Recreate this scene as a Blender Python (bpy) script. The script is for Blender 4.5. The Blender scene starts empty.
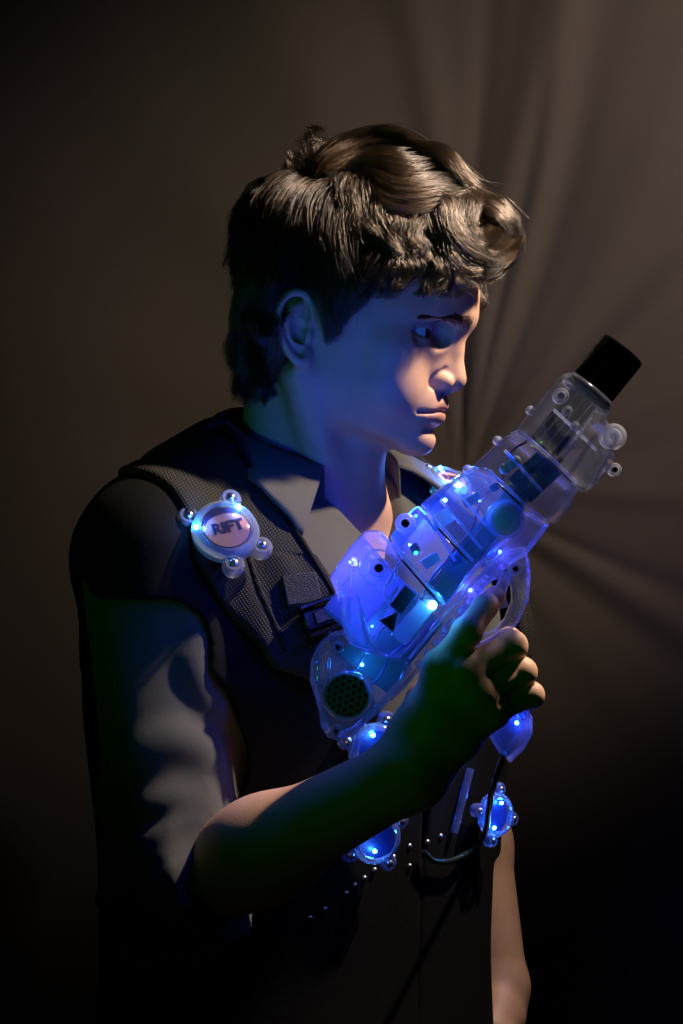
import bpy, math, random
import numpy as np
from mathutils import Vector, Matrix
C = bpy.context.scene
f32 = np.float32
# ---------------------------------------------------------------- camera
CAM = np.array([0.0, -1.6, 1.45]); FPX = 2048.0
cd = bpy.data.cameras.new('camera'); cam = bpy.data.objects.new('camera', cd); C.collection.objects.link(cam)
cam.location = CAM; cam.rotation_euler = (math.pi/2, 0, 0)
cd.sensor_fit = 'VERTICAL'; cd.sensor_height = 36; cd.lens = 72; cd.clip_start = .05
C.camera = cam
# ---------------------------------------------------------------- world, lights, exposure
wd = bpy.data.worlds.new('world'); C.world = wd; wd.use_nodes = True
wd.node_tree.nodes['Background'].inputs[0].default_value = (.012, .010, .010, 1)
wd.node_tree.nodes['Background'].inputs[1].default_value = .05
C.view_settings.view_transform = 'Standard'; C.view_settings.look = 'None'
C.view_settings.gamma = 1; C.view_settings.exposure = 0; C.view_settings.use_curve_mapping = False
C.cycles.transparent_max_bounces = 48; C.cycles.max_bounces = 8; C.cycles.sample_clamp_indirect = 3
C.cycles.caustics_refractive = False; C.cycles.caustics_reflective = False

def aim(o, p): o.rotation_euler = (Vector(p)-o.location).to_track_quat('-Z', 'Y').to_euler()
def lamp(name, kind, loc, power, col, size=.01, target=None, angle=40, blend=1.0):
    d = bpy.data.lights.new(name, kind); o = bpy.data.objects.new(name, d); C.collection.objects.link(o)
    o.location = loc; d.energy = power; d.color = col
    if kind == 'AREA': d.size = size
    else: d.shadow_soft_size = size
    if kind == 'SPOT': d.spot_size = math.radians(angle); d.spot_blend = blend
    if target is not None: aim(o, target)
    return o
KEY = lamp('key_light', 'SPOT', (.575, -.075, 2.155), 80, (1, .80, .62), .020, (-.01, -.22, 1.44), 59, .9)
WALLL = lamp('backdrop_light', 'SPOT', (1.30, -.50, 2.30), 62, (1, .85, .72), .08, (.27, .5, 1.74), 37, 1.0)
GREEN = lamp('green_light', 'SPOT', (-.55, -1.25, 1.22), 3.3, (.02, 1, .04), .05, (-.02, -.1, 1.55), 33, 1.0)

def ray(px, py): return np.array([(px-341.5)/FPX, 1.0, -(py-512)/FPX])
def W(px, py, d): return CAM + ray(px, py)*(1.6+d)
# ---------------------------------------------------------------- materials
def mat(name, col, rough=.6, metal=0, spec=.5, emit=None, es=0, alpha=1, sss=0, sheen=0):
    m = bpy.data.materials.new(name); m.use_nodes = True; b = m.node_tree.nodes['Principled BSDF']
    b.inputs['Base Color'].default_value = (*col, 1); b.inputs['Roughness'].default_value = rough
    b.inputs['Metallic'].default_value = metal; b.inputs['Specular IOR Level'].default_value = spec
    b.inputs['Sheen Weight'].default_value = sheen
    if sss:
        b.inputs['Subsurface Weight'].default_value = sss; b.inputs['Subsurface Radius'].default_value = (1, .4, .2)
        b.inputs['Subsurface Scale'].default_value = .004
    if emit: b.inputs['Emission Color'].default_value = (*emit, 1); b.inputs['Emission Strength'].default_value = es
    return m
def nodes(m): return m.node_tree.nodes, m.node_tree.links, m.node_tree.nodes['Principled BSDF']
def add_noise(m, scale, amt, bump=.0, detail=4, bscale=None, bdist=.001):
    N, Lk, b = nodes(m); tc = N.new('ShaderNodeTexCoord'); n = N.new('ShaderNodeTexNoise')
    n.inputs['Scale'].default_value = scale; n.inputs['Detail'].default_value = detail
    Lk.new(tc.outputs['Object'], n.inputs['Vector'])
    base = b.inputs['Base Color'].default_value[:3]
    if amt:
        mx = N.new('ShaderNodeMix'); mx.data_type = 'RGBA'
        mx.inputs[6].default_value = (*[c*(1-amt) for c in base], 1); mx.inputs[7].default_value = (*[min(1, c*(1+amt)) for c in base], 1)
        Lk.new(n.outputs['Fac'], mx.inputs[0]); Lk.new(mx.outputs[2], b.inputs['Base Color'])
    if bump:
        n2 = N.new('ShaderNodeTexNoise'); n2.inputs['Scale'].default_value = bscale or scale*4
        Lk.new(tc.outputs['Object'], n2.inputs['Vector'])
        bp = N.new('ShaderNodeBump'); bp.inputs['Strength'].default_value = bump; bp.inputs['Distance'].default_value = bdist
        Lk.new(n2.outputs['Fac'], bp.inputs['Height']); Lk.new(bp.outputs[0], b.inputs['Normal'])
def weave(m, s, strength, dist=.001, dark=.5):
    """crossed thread pattern as colour and bump"""
    N, Lk, b = nodes(m); tc = N.new('ShaderNodeTexCoord')
    hs = []
    for rot in (.6, .6+math.pi/2):
        mp = N.new('ShaderNodeMapping'); mp.inputs['Rotation'].default_value = (math.pi/2*0, rot, 0)
        w = N.new('ShaderNodeTexWave'); w.inputs['Scale'].default_value = s; w.inputs['Distortion'].default_value = 1.2
        w.inputs['Detail'].default_value = 2; w.inputs['Detail Scale'].default_value = 6
        Lk.new(tc.outputs['Object'], mp.inputs['Vector']); Lk.new(mp.outputs[0], w.inputs['Vector']); hs.append(w)
    mm = N.new('ShaderNodeMath'); mm.operation = 'MULTIPLY'; Lk.new(hs[0].outputs['Fac'], mm.inputs[0]); Lk.new(hs[1].outputs['Fac'], mm.inputs[1])
    base = b.inputs['Base Color'].default_value[:3]; mx = N.new('ShaderNodeMix'); mx.data_type = 'RGBA'
    mx.inputs[6].default_value = (*[c*dark for c in base], 1); mx.inputs[7].default_value = (*[c*1.8 for c in base], 1)
    Lk.new(mm.outputs[0], mx.inputs[0]); Lk.new(mx.outputs[2], b.inputs['Base Color'])
    bp = N.new('ShaderNodeBump'); bp.inputs['Strength'].default_value = strength; bp.inputs['Distance'].default_value = dist
    Lk.new(mm.outputs[0], bp.inputs['Height']); Lk.new(bp.outputs[0], b.inputs['Normal'])

M_skin = mat('skin', (.60, .36, .25), .50, spec=.4, sss=.06); add_noise(M_skin, 70, .14, .35, 6, 1100, .0007)
M_lip = mat('lip', (.46, .22, .18), .42, spec=.5, sss=.1)
M_shirt = mat('shirt_cloth', (.072, .072, .060), .85, spec=.2, sheen=.15); add_noise(M_shirt, 30, .15, .3, 4, 1200, .0006)
M_vest = mat('vest_nylon', (.030, .029, .024), .8, spec=.2); weave(M_vest, 150, .6, .001, .3)
M_vestb = mat('vest_black', (.004, .004, .004), .8, spec=.10); add_noise(M_vestb, 60, .2, .2)
M_trouser = mat('trouser_cloth', (.02, .02, .022), .85, spec=.2); add_noise(M_trouser, 40, .2, .2)
M_black = mat('black_plastic', (.004, .004, .004), .22, spec=.5)
M_blackm = mat('matte_black', (.006, .006, .006), .5, spec=.4)
M_steel = mat('screw_steel', (.55, .55, .58), .3, metal=1)
M_shoe = mat('shoe_leather', (.01, .009, .008), .4)
M_screwh = mat('screw_dark', (.02, .02, .025), .35, metal=.6)
M_pcb = mat('circuit_board', (.02, .10, .06), .45); add_noise(M_pcb, 300, .5)
M_white = mat('white_plastic', (.8, .78, .74), .4)
M_gold = mat('clear_bead', (.75, .78, .9), .08, spec=1)

def clear(name, tint, alpha, diffuse, rough=.07, trans=.6):
    """clear moulded plastic: see-through, glossy, with a little milky scatter"""
    m = bpy.data.materials.new(name); m.use_nodes = True; N = m.node_tree.nodes; Lk = m.node_tree.links; N.clear()
    out = N.new('ShaderNodeOutputMaterial'); tr = N.new('ShaderNodeBsdfTransparent'); tr.inputs[0].default_value = (*tint, 1)
    gl = N.new('ShaderNodeBsdfGlossy'); gl.inputs['Roughness'].default_value = rough; gl.inputs[0].default_value = (1, 1, 1, 1)
    df = N.new('ShaderNodeBsdfDiffuse'); df.inputs[0].default_value = (*diffuse, 1)
    tl = N.new('ShaderNodeBsdfTranslucent'); tl.inputs[0].default_value = (*diffuse, 1)
    m1 = N.new('ShaderNodeMixShader'); m1.inputs[0].default_value = trans; Lk.new(df.outputs[0], m1.inputs[1]); Lk.new(tl.outputs[0], m1.inputs[2])
    m2 = N.new('ShaderNodeMixShader'); m2.inputs[0].default_value = alpha; Lk.new(tr.outputs[0], m2.inputs[1]); Lk.new(m1.outputs[0], m2.inputs[2])
    lw = N.new('ShaderNodeLayerWeight'); lw.inputs[0].default_value = .25
    ns = N.new('ShaderNodeTexNoise'); ns.inputs['Scale'].default_value = 55; tc = N.new('ShaderNodeTexCoord'); Lk.new(tc.outputs['Object'], ns.inputs['Vector'])
    bp = N.new('ShaderNodeBump'); bp.inputs['Strength'].default_value = .35; bp.inputs['Distance'].default_value = .003
    Lk.new(ns.outputs['Fac'], bp.inputs['Height']); Lk.new(bp.outputs[0], gl.inputs['Normal'])
    mu = N.new('ShaderNodeMath'); mu.operation = 'MULTIPLY_ADD'; mu.inputs[1].default_value = .75; mu.inputs[2].default_value = .03
    Lk.new(lw.outputs['Fresnel'], mu.inputs[0])
    m3 = N.new('ShaderNodeMixShader'); Lk.new(mu.outputs[0], m3.inputs[0]); Lk.new(m2.outputs[0], m3.inputs[1]); Lk.new(gl.outputs[0], m3.inputs[2])
    Lk.new(m3.outputs[0], out.inputs[0]); return m
M_shell = clear('clear_plastic', (.93, .94, 1), .12, (.55, .60, .75))
M_shell2 = clear('clear_plastic_milky', (.9, .92, 1), .23, (.5, .55, .75))
M_ring = clear('clear_plastic_thick', (.95, .96, 1), .38, (.75, .78, .9))
M_glass = clear('clear_lens', (1, 1, 1), .85, (.95, .93, .90), .05, .2)
M_grl = mat('grille_plastic', (.16, .26, .40), .3); M_plate = mat('rating_plate', (.03, .05, .12), .4); M_plate2 = mat('plate_print', (.01, .01, .03), .4); M_boxb = mat('battery_box', (.16, .17, .28), .5)
def led_mat(name, col, s): return mat(name, col, .4, emit=col, es=s)
M_glow = led_mat('blue_led', (.05, .28, 1), 40)  # emitter of the beads added inside the blaster shell
M_ledc = led_mat('cyan_led', (.06, .62, 1), 60)
M_ledg = led_mat('green_led', (.02, 1, .35), 6)

# ---------------------------------------------------------------- object helpers
def link(o, parent=None):
    C.collection.objects.link(o)
    if parent is not None: o.parent = parent
    return o
def empty(name, loc, label, cat, group=None):
    o = bpy.data.objects.new(name, None); o.location = loc; C.collection.objects.link(o)
    o.empty_display_size = .05; o['label'] = label; o['category'] = cat
    if group: o['group'] = group
    return o
def fit(o, parent):
    """keep world placement of geometry that was built in world coordinates"""
    if parent is not None:
        r = parent; off = Vector((0, 0, 0))
        while r is not None: off += r.location; r = r.parent
        o.location = -off
def mk(name, V, Fc, m, parent=None, smooth=True):
    me = bpy.data.meshes.new(name); V = np.asarray(V, dtype=np.float32)
    if isinstance(Fc, np.ndarray):
        me.vertices.add(len(V)); me.vertices.foreach_set('co', V.ravel())
        n, k = Fc.shape; me.loops.add(n*k); me.loops.foreach_set('vertex_index', Fc.ravel().astype(np.int32))
        me.polygons.add(n); me.polygons.foreach_set('loop_start', np.arange(0, n*k, k, dtype=np.int32))
        me.update(calc_edges=True); me.validate()
    else: me.from_pydata(V.tolist(), [], Fc); me.update()
    if smooth: me.polygons.foreach_set('use_smooth', np.ones(len(me.polygons), bool))
    for x in (m if isinstance(m, (list, tuple)) else [m]): me.materials.append(x)
    o = bpy.data.objects.new(name, me); link(o, parent); fit(o, parent); return o

class MB:
    """collects simple shapes into one mesh"""
    def __init__(s): s.V = []; s.F = []
    def add(s, V, F):
        b = len(s.V); s.V += [tuple(v) for v in V]; s.F += [tuple(i+b for i in f) for f in F]; return s
    def build(s, name, m, parent=None, smooth=True, bevel=0):
        o = mk(name, s.V, s.F, m, parent, smooth)
        if bevel:
            b = o.modifiers.new('b', 'BEVEL'); b.width = bevel; b.segments = 2; b.limit_method = 'ANGLE'
        if smooth:
            for e in []: pass
            o.data.set_sharp_from_angle(angle=math.radians(45))
        return o
    def frame(s, ax):
        ax = np.array(ax, float); ax /= np.linalg.norm(ax)
        t = np.array([0, 0, 1.]) if abs(ax[2]) < .9 else np.array([1., 0, 0])
        a = np.cross(t, ax); a /= np.linalg.norm(a); return ax, a, np.cross(ax, a)
    def lathe(s, c, ax, prof, n=40):
        """prof: list of (radius, height along ax)"""
        ax, a, b = s.frame(ax); c = np.array(c, float); V = []; F = []
        for r, h in prof:
            for i in range(n):
                t = 2*math.pi*i/n; V.append(c+ax*h+(a*math.cos(t)+b*math.sin(t))*max(r, 1e-5))
        for j in range(len(prof)-1):
            for i in range(n):
                F.append((j*n+i, j*n+(i+1) % n, (j+1)*n+(i+1) % n, (j+1)*n+i))
        return s.add(V, F)
    def torus(s, c, ax, R, r, n=48, m=10):
        ax, a, b = s.frame(ax); c = np.array(c, float); V = []; F = []
        for i in range(n):
            t = 2*math.pi*i/n; e = a*math.cos(t)+b*math.sin(t)
            for j in range(m):
                q = 2*math.pi*j/m; V.append(c+e*(R+r*math.cos(q))+ax*r*math.sin(q))
        for i in range(n):
            for j in range(m): F.append((i*m+j, ((i+1) % n)*m+j, ((i+1) % n)*m+(j+1) % m, i*m+(j+1) % m))
        return s.add(V, F)
    def box(s, c, ex, ey, ez):
        """ex, ey, ez: half-extent vectors"""
        c, ex, ey, ez = [np.array(q, float) for q in (c, ex, ey, ez)]
        V = [c+i*ex+j*ey+k*ez for i in (-1, 1) for j in (-1, 1) for k in (-1, 1)]
        return s.add(V, [(0, 1, 3, 2), (4, 6, 7, 5), (0, 4, 5, 1), (2, 3, 7, 6), (0, 2, 6, 4), (1, 5, 7, 3)])
    def tube(s, pts, r, m=8):
        P = np.array(pts, float); n = len(P); T = np.gradient(P, axis=0); T /= np.linalg.norm(T, axis=1)[:, None]+1e-12
        R = np.full(n, r) if np.isscalar(r) else np.array(r); V = []; F = []
        up = np.array([0, 1., 0]) if abs(T[0][1]) < .9 else np.array([1., 0, 0])
        for i in range(n):
            a = np.cross(up, T[i]); a /= np.linalg.norm(a)+1e-12; b = np.cross(T[i], a)
            up = np.cross(T[i], a)*1.0; up = b
            for j in range(m):
                q = 2*math.pi*j/m; V.append(P[i]+(a*math.cos(q)+b*math.sin(q))*R[i])
            up = np.cross(a, T[i])*-1
        for i in range(n-1):
            for j in range(m): F.append((i*m+j, i*m+(j+1) % m, (i+1)*m+(j+1) % m, (i+1)*m+j))
        F += [tuple(range(m))[::-1], tuple((n-1)*m+j for j in range(m))]
        return s.add(V, F)
    def sphere(s, c, r, n=20, m=12):
        r = np.array([r]*3 if np.isscalar(r) else r); V = []; F = []
        for j in range(m+1):
            t = math.pi*j/m
            for i in range(n):
                q = 2*math.pi*i/n; V.append(np.array(c)+r*np.array([math.sin(t)*math.cos(q), math.sin(t)*math.sin(q), math.cos(t)]))
        for j in range(m):
            for i in range(n): F.append((j*n+i, (j+1)*n+i, (j+1)*n+(i+1) % n, j*n+(i+1) % n))
        return s.add(V, F)
def cr(pts, n=8, closed=False):
    """Catmull-Rom through points"""
    P = [np.array(p, float) for p in pts]; out = []
    if closed: Q = [P[-1]]+P+[P[0], P[1]]
    else: Q = [2*P[0]-P[1]]+P+[2*P[-1]-P[-2]]
    for i in range(len(Q)-3):
        a, b, c, d = Q[i:i+4]
        for k in range(n):
            t = k/n; out.append(.5*((2*b)+(c-a)*t+(2*a-5*b+4*c-d)*t*t+(3*b-a-3*c+d)*t**3))
    if not closed: out.append(P[-1])
    return np.array(out)

# ---------------------------------------------------------------- signed distance modelling
def smin(a, b, k): 
    h = np.maximum(k-np.abs(a-b), 0)/k; return np.minimum(a, b)-h*h*k*.25
def smax(a, b, k): return -smin(-a, -b, k)
def sph(P, c, r): return np.sqrt(((P-np.array(c, f32))**2).sum(-1))-f32(r)
def ell(P, c, r):
    r = np.array(r, f32); q = (P-np.array(c, f32)); k0 = np.sqrt(((q/r)**2).sum(-1)); k1 = np.sqrt(((q/(r*r))**2).sum(-1))
    return k0*(k0-1)/np.maximum(k1, 1e-6)
def cone(P, a, b, ra, rb):
    a = np.array(a, f32); b = np.array(b, f32); ab = b-a; t = np.clip(((P-a)@ab)/(ab@ab), 0, 1)
    return np.sqrt(((P-a-t[..., None]*ab)**2).sum(-1))-(f32(ra)+t*f32(rb-ra))
def chain(P, pts, rs, k=.004):
    d = None
    for i in range(len(pts)-1):
        e = cone(P, pts[i], pts[i+1], rs[i], rs[i+1]); d = e if d is None else smin(d, e, k)
    return d
def poly2(x, z, poly):
    """signed distance to a polygon in the x-z plane"""
    poly = np.array(poly, f32); n = len(poly); d = np.full(x.shape, 1e9, f32); s = np.ones(x.shape, bool)
    for i in range(n):
        ax, az = poly[i]; bx, bz = poly[(i+1) % n]; ex, ez = bx-ax, bz-az; wx, wz = x-ax, z-az
        t = np.clip((wx*ex+wz*ez)/(ex*ex+ez*ez), 0, 1); d = np.minimum(d, (wx-ex*t)**2+(wz-ez*t)**2)
        c = ((az <= z) & (bz > z) & (ex*wz < ez*wx)) | ((az > z) & (bz <= z) & (ex*wz > ez*wx))
        # crossing test
        s ^= ((az > z) != (bz > z)) & (x < ex*(z-az)/np.where(ez == 0, 1e-9, ez)+ax)
    d = np.sqrt(d); return np.where(s, d, -d)*1.0
def nets(f, lo, hi, h, B=8, marg=1.7):
    """surface nets over sparse blocks -> verts, quads. f: (n,3) float32 -> (n,) distance"""
    lo = np.array(lo, float); hi = np.array(hi, float); nb = np.ceil((hi-lo)/(h*B)).astype(int)+1
    g = np.stack(np.meshgrid(*[np.arange(k) for k in nb], indexing='ij'), -1).reshape(-1, 3)
    cen = (lo+(g+.5)*h*B).astype(f32); keep = []
    for i in range(0, len(cen), 200000): keep.append(np.abs(f(cen[i:i+200000])) < h*B*.87*marg)
    g = g[np.concatenate(keep)]
    n1 = B+1; loc = np.stack(np.meshgrid(*[np.arange(n1)]*3, indexing='ij'), -1).reshape(-1, 3)
    S = nb*B+4; vid = []; vpos = []; E = []
    for i in range(0, len(g), 500):
        gb = g[i:i+500]; I = (gb[:, None, :]*B+loc[None]); P = (lo+I*h).astype(f32).reshape(-1, 3)
        D = f(P).reshape(len(gb), n1, n1, n1)
        ins = D < 0; cs = []
        c8 = ins[:, :-1, :-1, :-1].astype(np.int8)*0; 
        acc = np.zeros(c8.shape+(3,), f32); cnt = np.zeros(c8.shape, f32)
        sl = lambda a, o: a[:, o[0]:o[0]+B, o[1]:o[1]+B, o[2]:o[2]+B]
        for ax in range(3):
            oth = [k for k in range(3) if k != ax]
            for p in (0, 1):
                for q in (0, 1):
                    o0 = [0, 0, 0]; o0[oth[0]] = p; o0[oth[1]] = q; o1 = list(o0); o1[ax] = 1
                    a = sl(D, o0); b = sl(D, o1); cr_ = (a < 0) != (b < 0)
                    t = np.where(cr_, a/np.where(cr_, a-b, 1), 0)
                    for k in range(3): acc[..., k] += np.where(cr_, t if k == ax else o0[k], 0)
                    cnt += cr_
        w = np.nonzero(cnt > 0)
        if len(w[0]) == 0: continue
        ci = gb[w[0]]*B+np.stack(w[1:], -1); vid.append(ci[:, 0]*S[1]*S[2]+ci[:, 1]*S[2]+ci[:, 2])
        vpos.append(lo+(ci+acc[w]/cnt[w][:, None])*h)
        for ax in range(3):
            o1 = [0, 0, 0]; o1[ax] = 1; a = sl(ins, (0, 0, 0)); b = sl(ins, o1); e = np.nonzero(a != b)
            ci = gb[e[0]]*B+np.stack(e[1:], -1); E.append((ax, ci, a[e]))
    vid = np.concatenate(vid); vpos = np.concatenate(vpos); o = np.argsort(vid); vid = vid[o]; vpos = vpos[o]
    Q = []
    for ax, ci, s in E:
        b, c = (ax+1) % 3, (ax+2) % 3; st = np.array([S[1]*S[2], S[2], 1]); base = ci@st
        q = np.stack([base, base-st[b], base-st[b]-st[c], base-st[c]], 1)
        q[~s] = q[~s][:, ::-1]; k = np.searchsorted(vid, q); k = np.minimum(k, len(vid)-1)
        ok = (vid[k] == q).all(1); Q.append(k[ok])
    return vpos, np.concatenate(Q)
def relax(f, V, h, it=2):
    for _ in range(it):
        P = V.astype(f32); e = f32(h*.5); d = np.concatenate([f(P[i:i+300000]) for i in range(0, len(P), 300000)])
        G = np.zeros_like(V)
        for k in range(3):
            o = np.zeros(3, f32); o[k] = e
            G[:, k] = np.concatenate([f(P[i:i+300000]+o)-f(P[i:i+300000]-o) for i in range(0, len(P), 300000)])/(2*e)
        V = V-G*(np.clip(d, -h, h)/np.maximum((G*G).sum(1), .2))[:, None]
    return V
def trace(f, px, py, d0=-.5, d1=.4):
    """where the line of sight through a pixel meets a surface, with its normal"""
    ts = np.linspace(1.6+d0, 1.6+d1, 700); P = (CAM+ray(px, py)*ts[:, None]).astype(f32); D = f(P); i = int(np.argmax(D < 0))
    if D[i] >= 0: i = int(np.argmin(D))
    p = P[i]; e = .002; n = np.array([float(f((p+np.eye(3, dtype=f32)[k]*e)[None])[0]-f((p-np.eye(3, dtype=f32)[k]*e)[None])[0]) for k in range(3)])
    return p.astype(float), n/(np.linalg.norm(n)+1e-9)

# ---------------------------------------------------------------- head frame (millimetres, x to the face, y to his left, z up)
_y = math.radians(-13); _p = math.radians(4)
RM = np.array([[math.cos(_y), -math.sin(_y), 0], [math.sin(_y), math.cos(_y), 0], [0, 0, 1]])@np.array([[math.cos(_p), 0, math.sin(_p)], [0, 1, 0], [-math.sin(_p), 0, math.cos(_p)]])
HO = W(318, 335, 0)
def to_head(P): return ((P-HO.astype(f32))@RM.astype(f32))*f32(1000)
def from_head(q): return HO+RM@(np.array(q, float)/1000)
EYE = (82, -32, 3)
def keys(K, n=240):
    K = np.array(K, float); z = np.linspace(K[0, 0], K[-1, 0], n); out = [z]
    for j in range(1, K.shape[1]):
        v = np.interp(z, K[:, 0], K[:, j]); w = np.hanning(33); w /= w.sum()
        out.append(np.convolve(np.pad(v, 16, mode='reflect', reflect_type='odd'), w, 'valid'))
    return np.stack(out, 1).astype(f32)
FK = keys([[-95, 82, 24], [-82, 88, 37], [-70, 91, 46], [-55, 95, 55], [-38, 98, 62], [-15, 101, 67], [3, 104, 69], [20, 112, 67], [40, 112, 64]])
def groove(d, a, z, x, line, w, dep, x0=50):
    L_ = np.array(line, float)
    if len(line) > 2: L_ = cr([(p[0], p[1], 0) for p in line], 4)[:, :2]
    q = np.stack([a, z], -1); m = None
    for i in range(len(L_)-1):
        A = L_[i].astype(f32); B_ = L_[i+1].astype(f32); ab = B_-A; t = np.clip(((q-A)@ab)/(ab@ab+1e-9), 0, 1)
        e = ((q-A-t[..., None]*ab)**2).sum(-1); m = e if m is None else np.minimum(m, e)
    return d+f32(dep)*np.exp(-m/f32(w*w))*(x > x0)
def ear_sdf(p):
    # p in mm, |y| taken; build ear on +y side
    o = np.array([10, 70, 0], f32); t = math.radians(28)
    e1 = np.array([-math.cos(t), math.sin(t), 0], f32); e3 = np.array([math.sin(t), math.cos(t), 0], f32)
    q = p-o; u = q@e1; w = q@e3; z = q[..., 2]; Q = np.stack([u, w, z], -1)
    ph = math.radians(-8)   # lean back
    U = lambda a, b: (a*1.0, 5.0, b)
    hel = cr([(6, 2, -4), (-2, 4, 8), (2, 6, 20), (12, 7, 25), (22, 7, 20), (26, 7, 8), (24, 6.5, -5), (17, 5, -17), (9, 3.5, -25), (2, 2, -25), (0, 1, -18)], 4)
    d = chain(Q, hel, np.interp(np.linspace(0, 1, len(hel)), [0, .1, .5, .75, .9, 1], [2.4, 2.6, 2.9, 2.6, 4.2, 3.2]), 1.5)
    anti = cr([(10, 3, 16), (17, 4.5, 10), (18, 5, 0), (13, 4, -10), (6, 3.2, -14)], 4)
    d = smin(d, chain(Q, anti, [2.4]*len(anti), 1.5), 2.5)
    plate = ell(Q, (11, .5, -1), (15, 3.2, 23)); d = smin(d, plate, 3)
    d = smax(d, -ell(Q, (8, 4.5, -4), (7.5, 5, 8.5)), 2)
    d = smin(d, ell(Q, (0, 2.5, -5), (3.5, 3, 6)), 2)
    return d
def head_sdf(P):
    p = to_head(P); x, y, z = p[..., 0], p[..., 1], p[..., 2]; a = np.abs(y); p = np.stack([x, a, z], -1)
    d = ell(p, (29, 0, 38), (95, 74, 78))
    # face column: horizontal sections keyed by height
    xf = np.interp(z, FK[:, 0], FK[:, 1]).astype(f32); hw = np.interp(z, FK[:, 0], FK[:, 2]).astype(f32); xc = f32(14)
    s = ((np.maximum(x-xc, 0)/(xf-xc))**f32(2.1)+(a/hw)**f32(2.1))**f32(1/2.1); fc = (s-1)*np.minimum(hw, xf-xc)*f32(.8)
    fc = smax(fc, -(x-4), 12)
    jl = -(z+64)*.93-(x-14)*.30   # under-jaw plane
    fc = smax(fc, jl, 9); fc = smax(fc, z-40, 20)
    d = smin(d, fc, 14)
    d = smin(d, ell(p, (80, 0, -50), (24, 28, 23)), 12)           # muzzle
    d = smin(d, ell(p, (81, 0, -77), (16, 16, 11.5)), 10)         # chin
    d = smin(d, ell(p, (68, 46, -10), (16, 15, 12)), 16)          # cheekbone
    d = smin(d, cone(p, (112, 6, 19), (77, 49, 19), 9, 7), 10)    # brow ridge
    d = smin(d, ell(p, (66, 38, -34), (20, 19, 24)), 16)
    d = smax(d, -ell(p, (103, 30, 3), (12.5, 14, 9)), 7)          # socket
    d = smax(d, -ell(p, (97, 45, 3), (13, 11, 8)), 7)
    d = smin(d, cone(p, (107.5, 0, 12), (108, 0, -6), 6.2, 7), 8) # nose bridge
    d = smin(d, cone(p, (108, 0, -6), (109.8, 0, -28), 6.6, 9.8), 5)
    d = smin(d, cone(p, (97, 4, 2), (96, 9, -25), 8, 10), 8)
    d = smin(d, ell(p, (100.5, 12.5, -32), (11.5, 6.2, 7.2)), 3.5)  # wing
    d = smin(d, cone(p, (108, 0, -34), (101, 0, -39), 5, 5.5), 3)
    d = smax(d, -ell(p, (105, 6.8, -40), (6.5, 3, 4.5)), 2)       # nostril
    d = groove(d, a, z, x, [(14, -22), (19.5, -28), (20, -36)], 2.2, 1.9)
    d = groove(d, a, z, x, [(23, -36), (29, -46), (31, -54)], 4.5, .5)
    up = cr([(102.2, 0, -49.5), (100.5, 7, -48.3), (94, 16, -52), (84, 26, -55.6)], 4)
    d = smin(d, chain(p, up, np.linspace(3.9, 1.4, len(up)), 2), 4)
    lo = cr([(99.4, 0, -59.2), (97, 9, -58.8), (90.5, 18, -57.8), (83, 26, -56)], 4)
    d = smin(d, chain(p, lo, np.linspace(4.7, 1.4, len(lo)), 2), 4)
    d = groove(d, a, z, x, [(0, -54.2), (9, -53.8), (18, -55.6), (27, -56)], 1.5, 2.4)
    d = groove(d, a, z, x, [(0, -69), (12, -68)], 5, 2.2)
    d = groove(d, a, z, x, [(0, -40), (0, -46)], 2.5, .9)
    # eyelids
    e = np.array([EYE[0], -EYE[1], EYE[2]], f32)
    d = smin(d, sph(p, e, 14.0), 5)
    q = p-e; al = np.arctan2(q[..., 1], q[..., 0]); ly_ = (al-.42)/.90
    env = np.sqrt(np.clip(1-ly_**2, 0, 1)); hi_ = 3.6*env+.6*ly_; lw_ = -3.4*env
    op = np.maximum(np.maximum(q[..., 2]-hi_, lw_-q[..., 2]), -(q[..., 0]+1)); op = np.maximum(op, np.sqrt((q**2).sum(-1))-15.6)
    d = smax(d, -op, 1.0)
    d = groove(d, a, z, x, [(18, 8), (28, 13), (40, 11), (48, 5)], 1.6, 1.2, 70)
    near = (a > 55) & (x < 40) & (x > -30) & (np.abs(z) < 45)
    if near.any():
        e_ = np.full(d.shape, 1e3, f32); e_[near] = ear_sdf(p[near]); d = smin(d, e_, 3)
    return d*f32(.001)

# torso frame: f forward, r to his right
_t = math.radians(-43)
FW = np.array([math.cos(_t), math.sin(_t), 0]); RT = np.array([FW[1], -FW[0], 0]); UP = np.array([0, 0, 1.])
TC = np.array([-.030, .035, 0])
def TW(r, f, z): return TC+RT*r+FW*f+UP*z
def tloc(P):
    q = P-TC.astype(f32); return q@RT.astype(f32), q@FW.astype(f32), q[..., 2]
TK = keys([[.90, .165, .105, .11], [1.0, .160, .105, .105], [1.10, .150, .102, .090], [1.2, .152, .108, .090], [1.30, .165, .116, .098], [1.37, .165, .112, .1], [1.42, .150, .092, .09], [1.455, .115, .068, .075], [1.48, .07, .052, .066], [1.52, .05, .045, .06]])
def torso_sdf(P, grow=0):
    r, f, z = tloc(P)
    K = TK
    w = np.interp(z, K[:, 0], K[:, 1]).astype(f32); ff = np.interp(z, K[:, 0], K[:, 2]).astype(f32); fb = np.interp(z, K[:, 0], K[:, 3]).astype(f32)
    ln = np.where(f > 0, ff, fb); s = ((np.abs(r)/w)**f32(2.4)+(np.abs(f)/ln)**f32(2.4))**f32(1/2.4)
    d = (s-1)*np.minimum(w, ln)*f32(.85)
    d = smax(d, z-1.475, .03); d = smax(d, .90-z, .03)
    for sg in (1, -1):
        d = smin(d, cone(P, TW(sg*.03, -.02, 1.475), TW(sg*.150, -.01, 1.432), .042, .036), .03)
        d = smin(d, cone(P, TW(sg*.07, .075, 1.36), TW(sg*.12, .05, 1.33), .045, .035), .04)
    return d-f32(grow)
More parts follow.
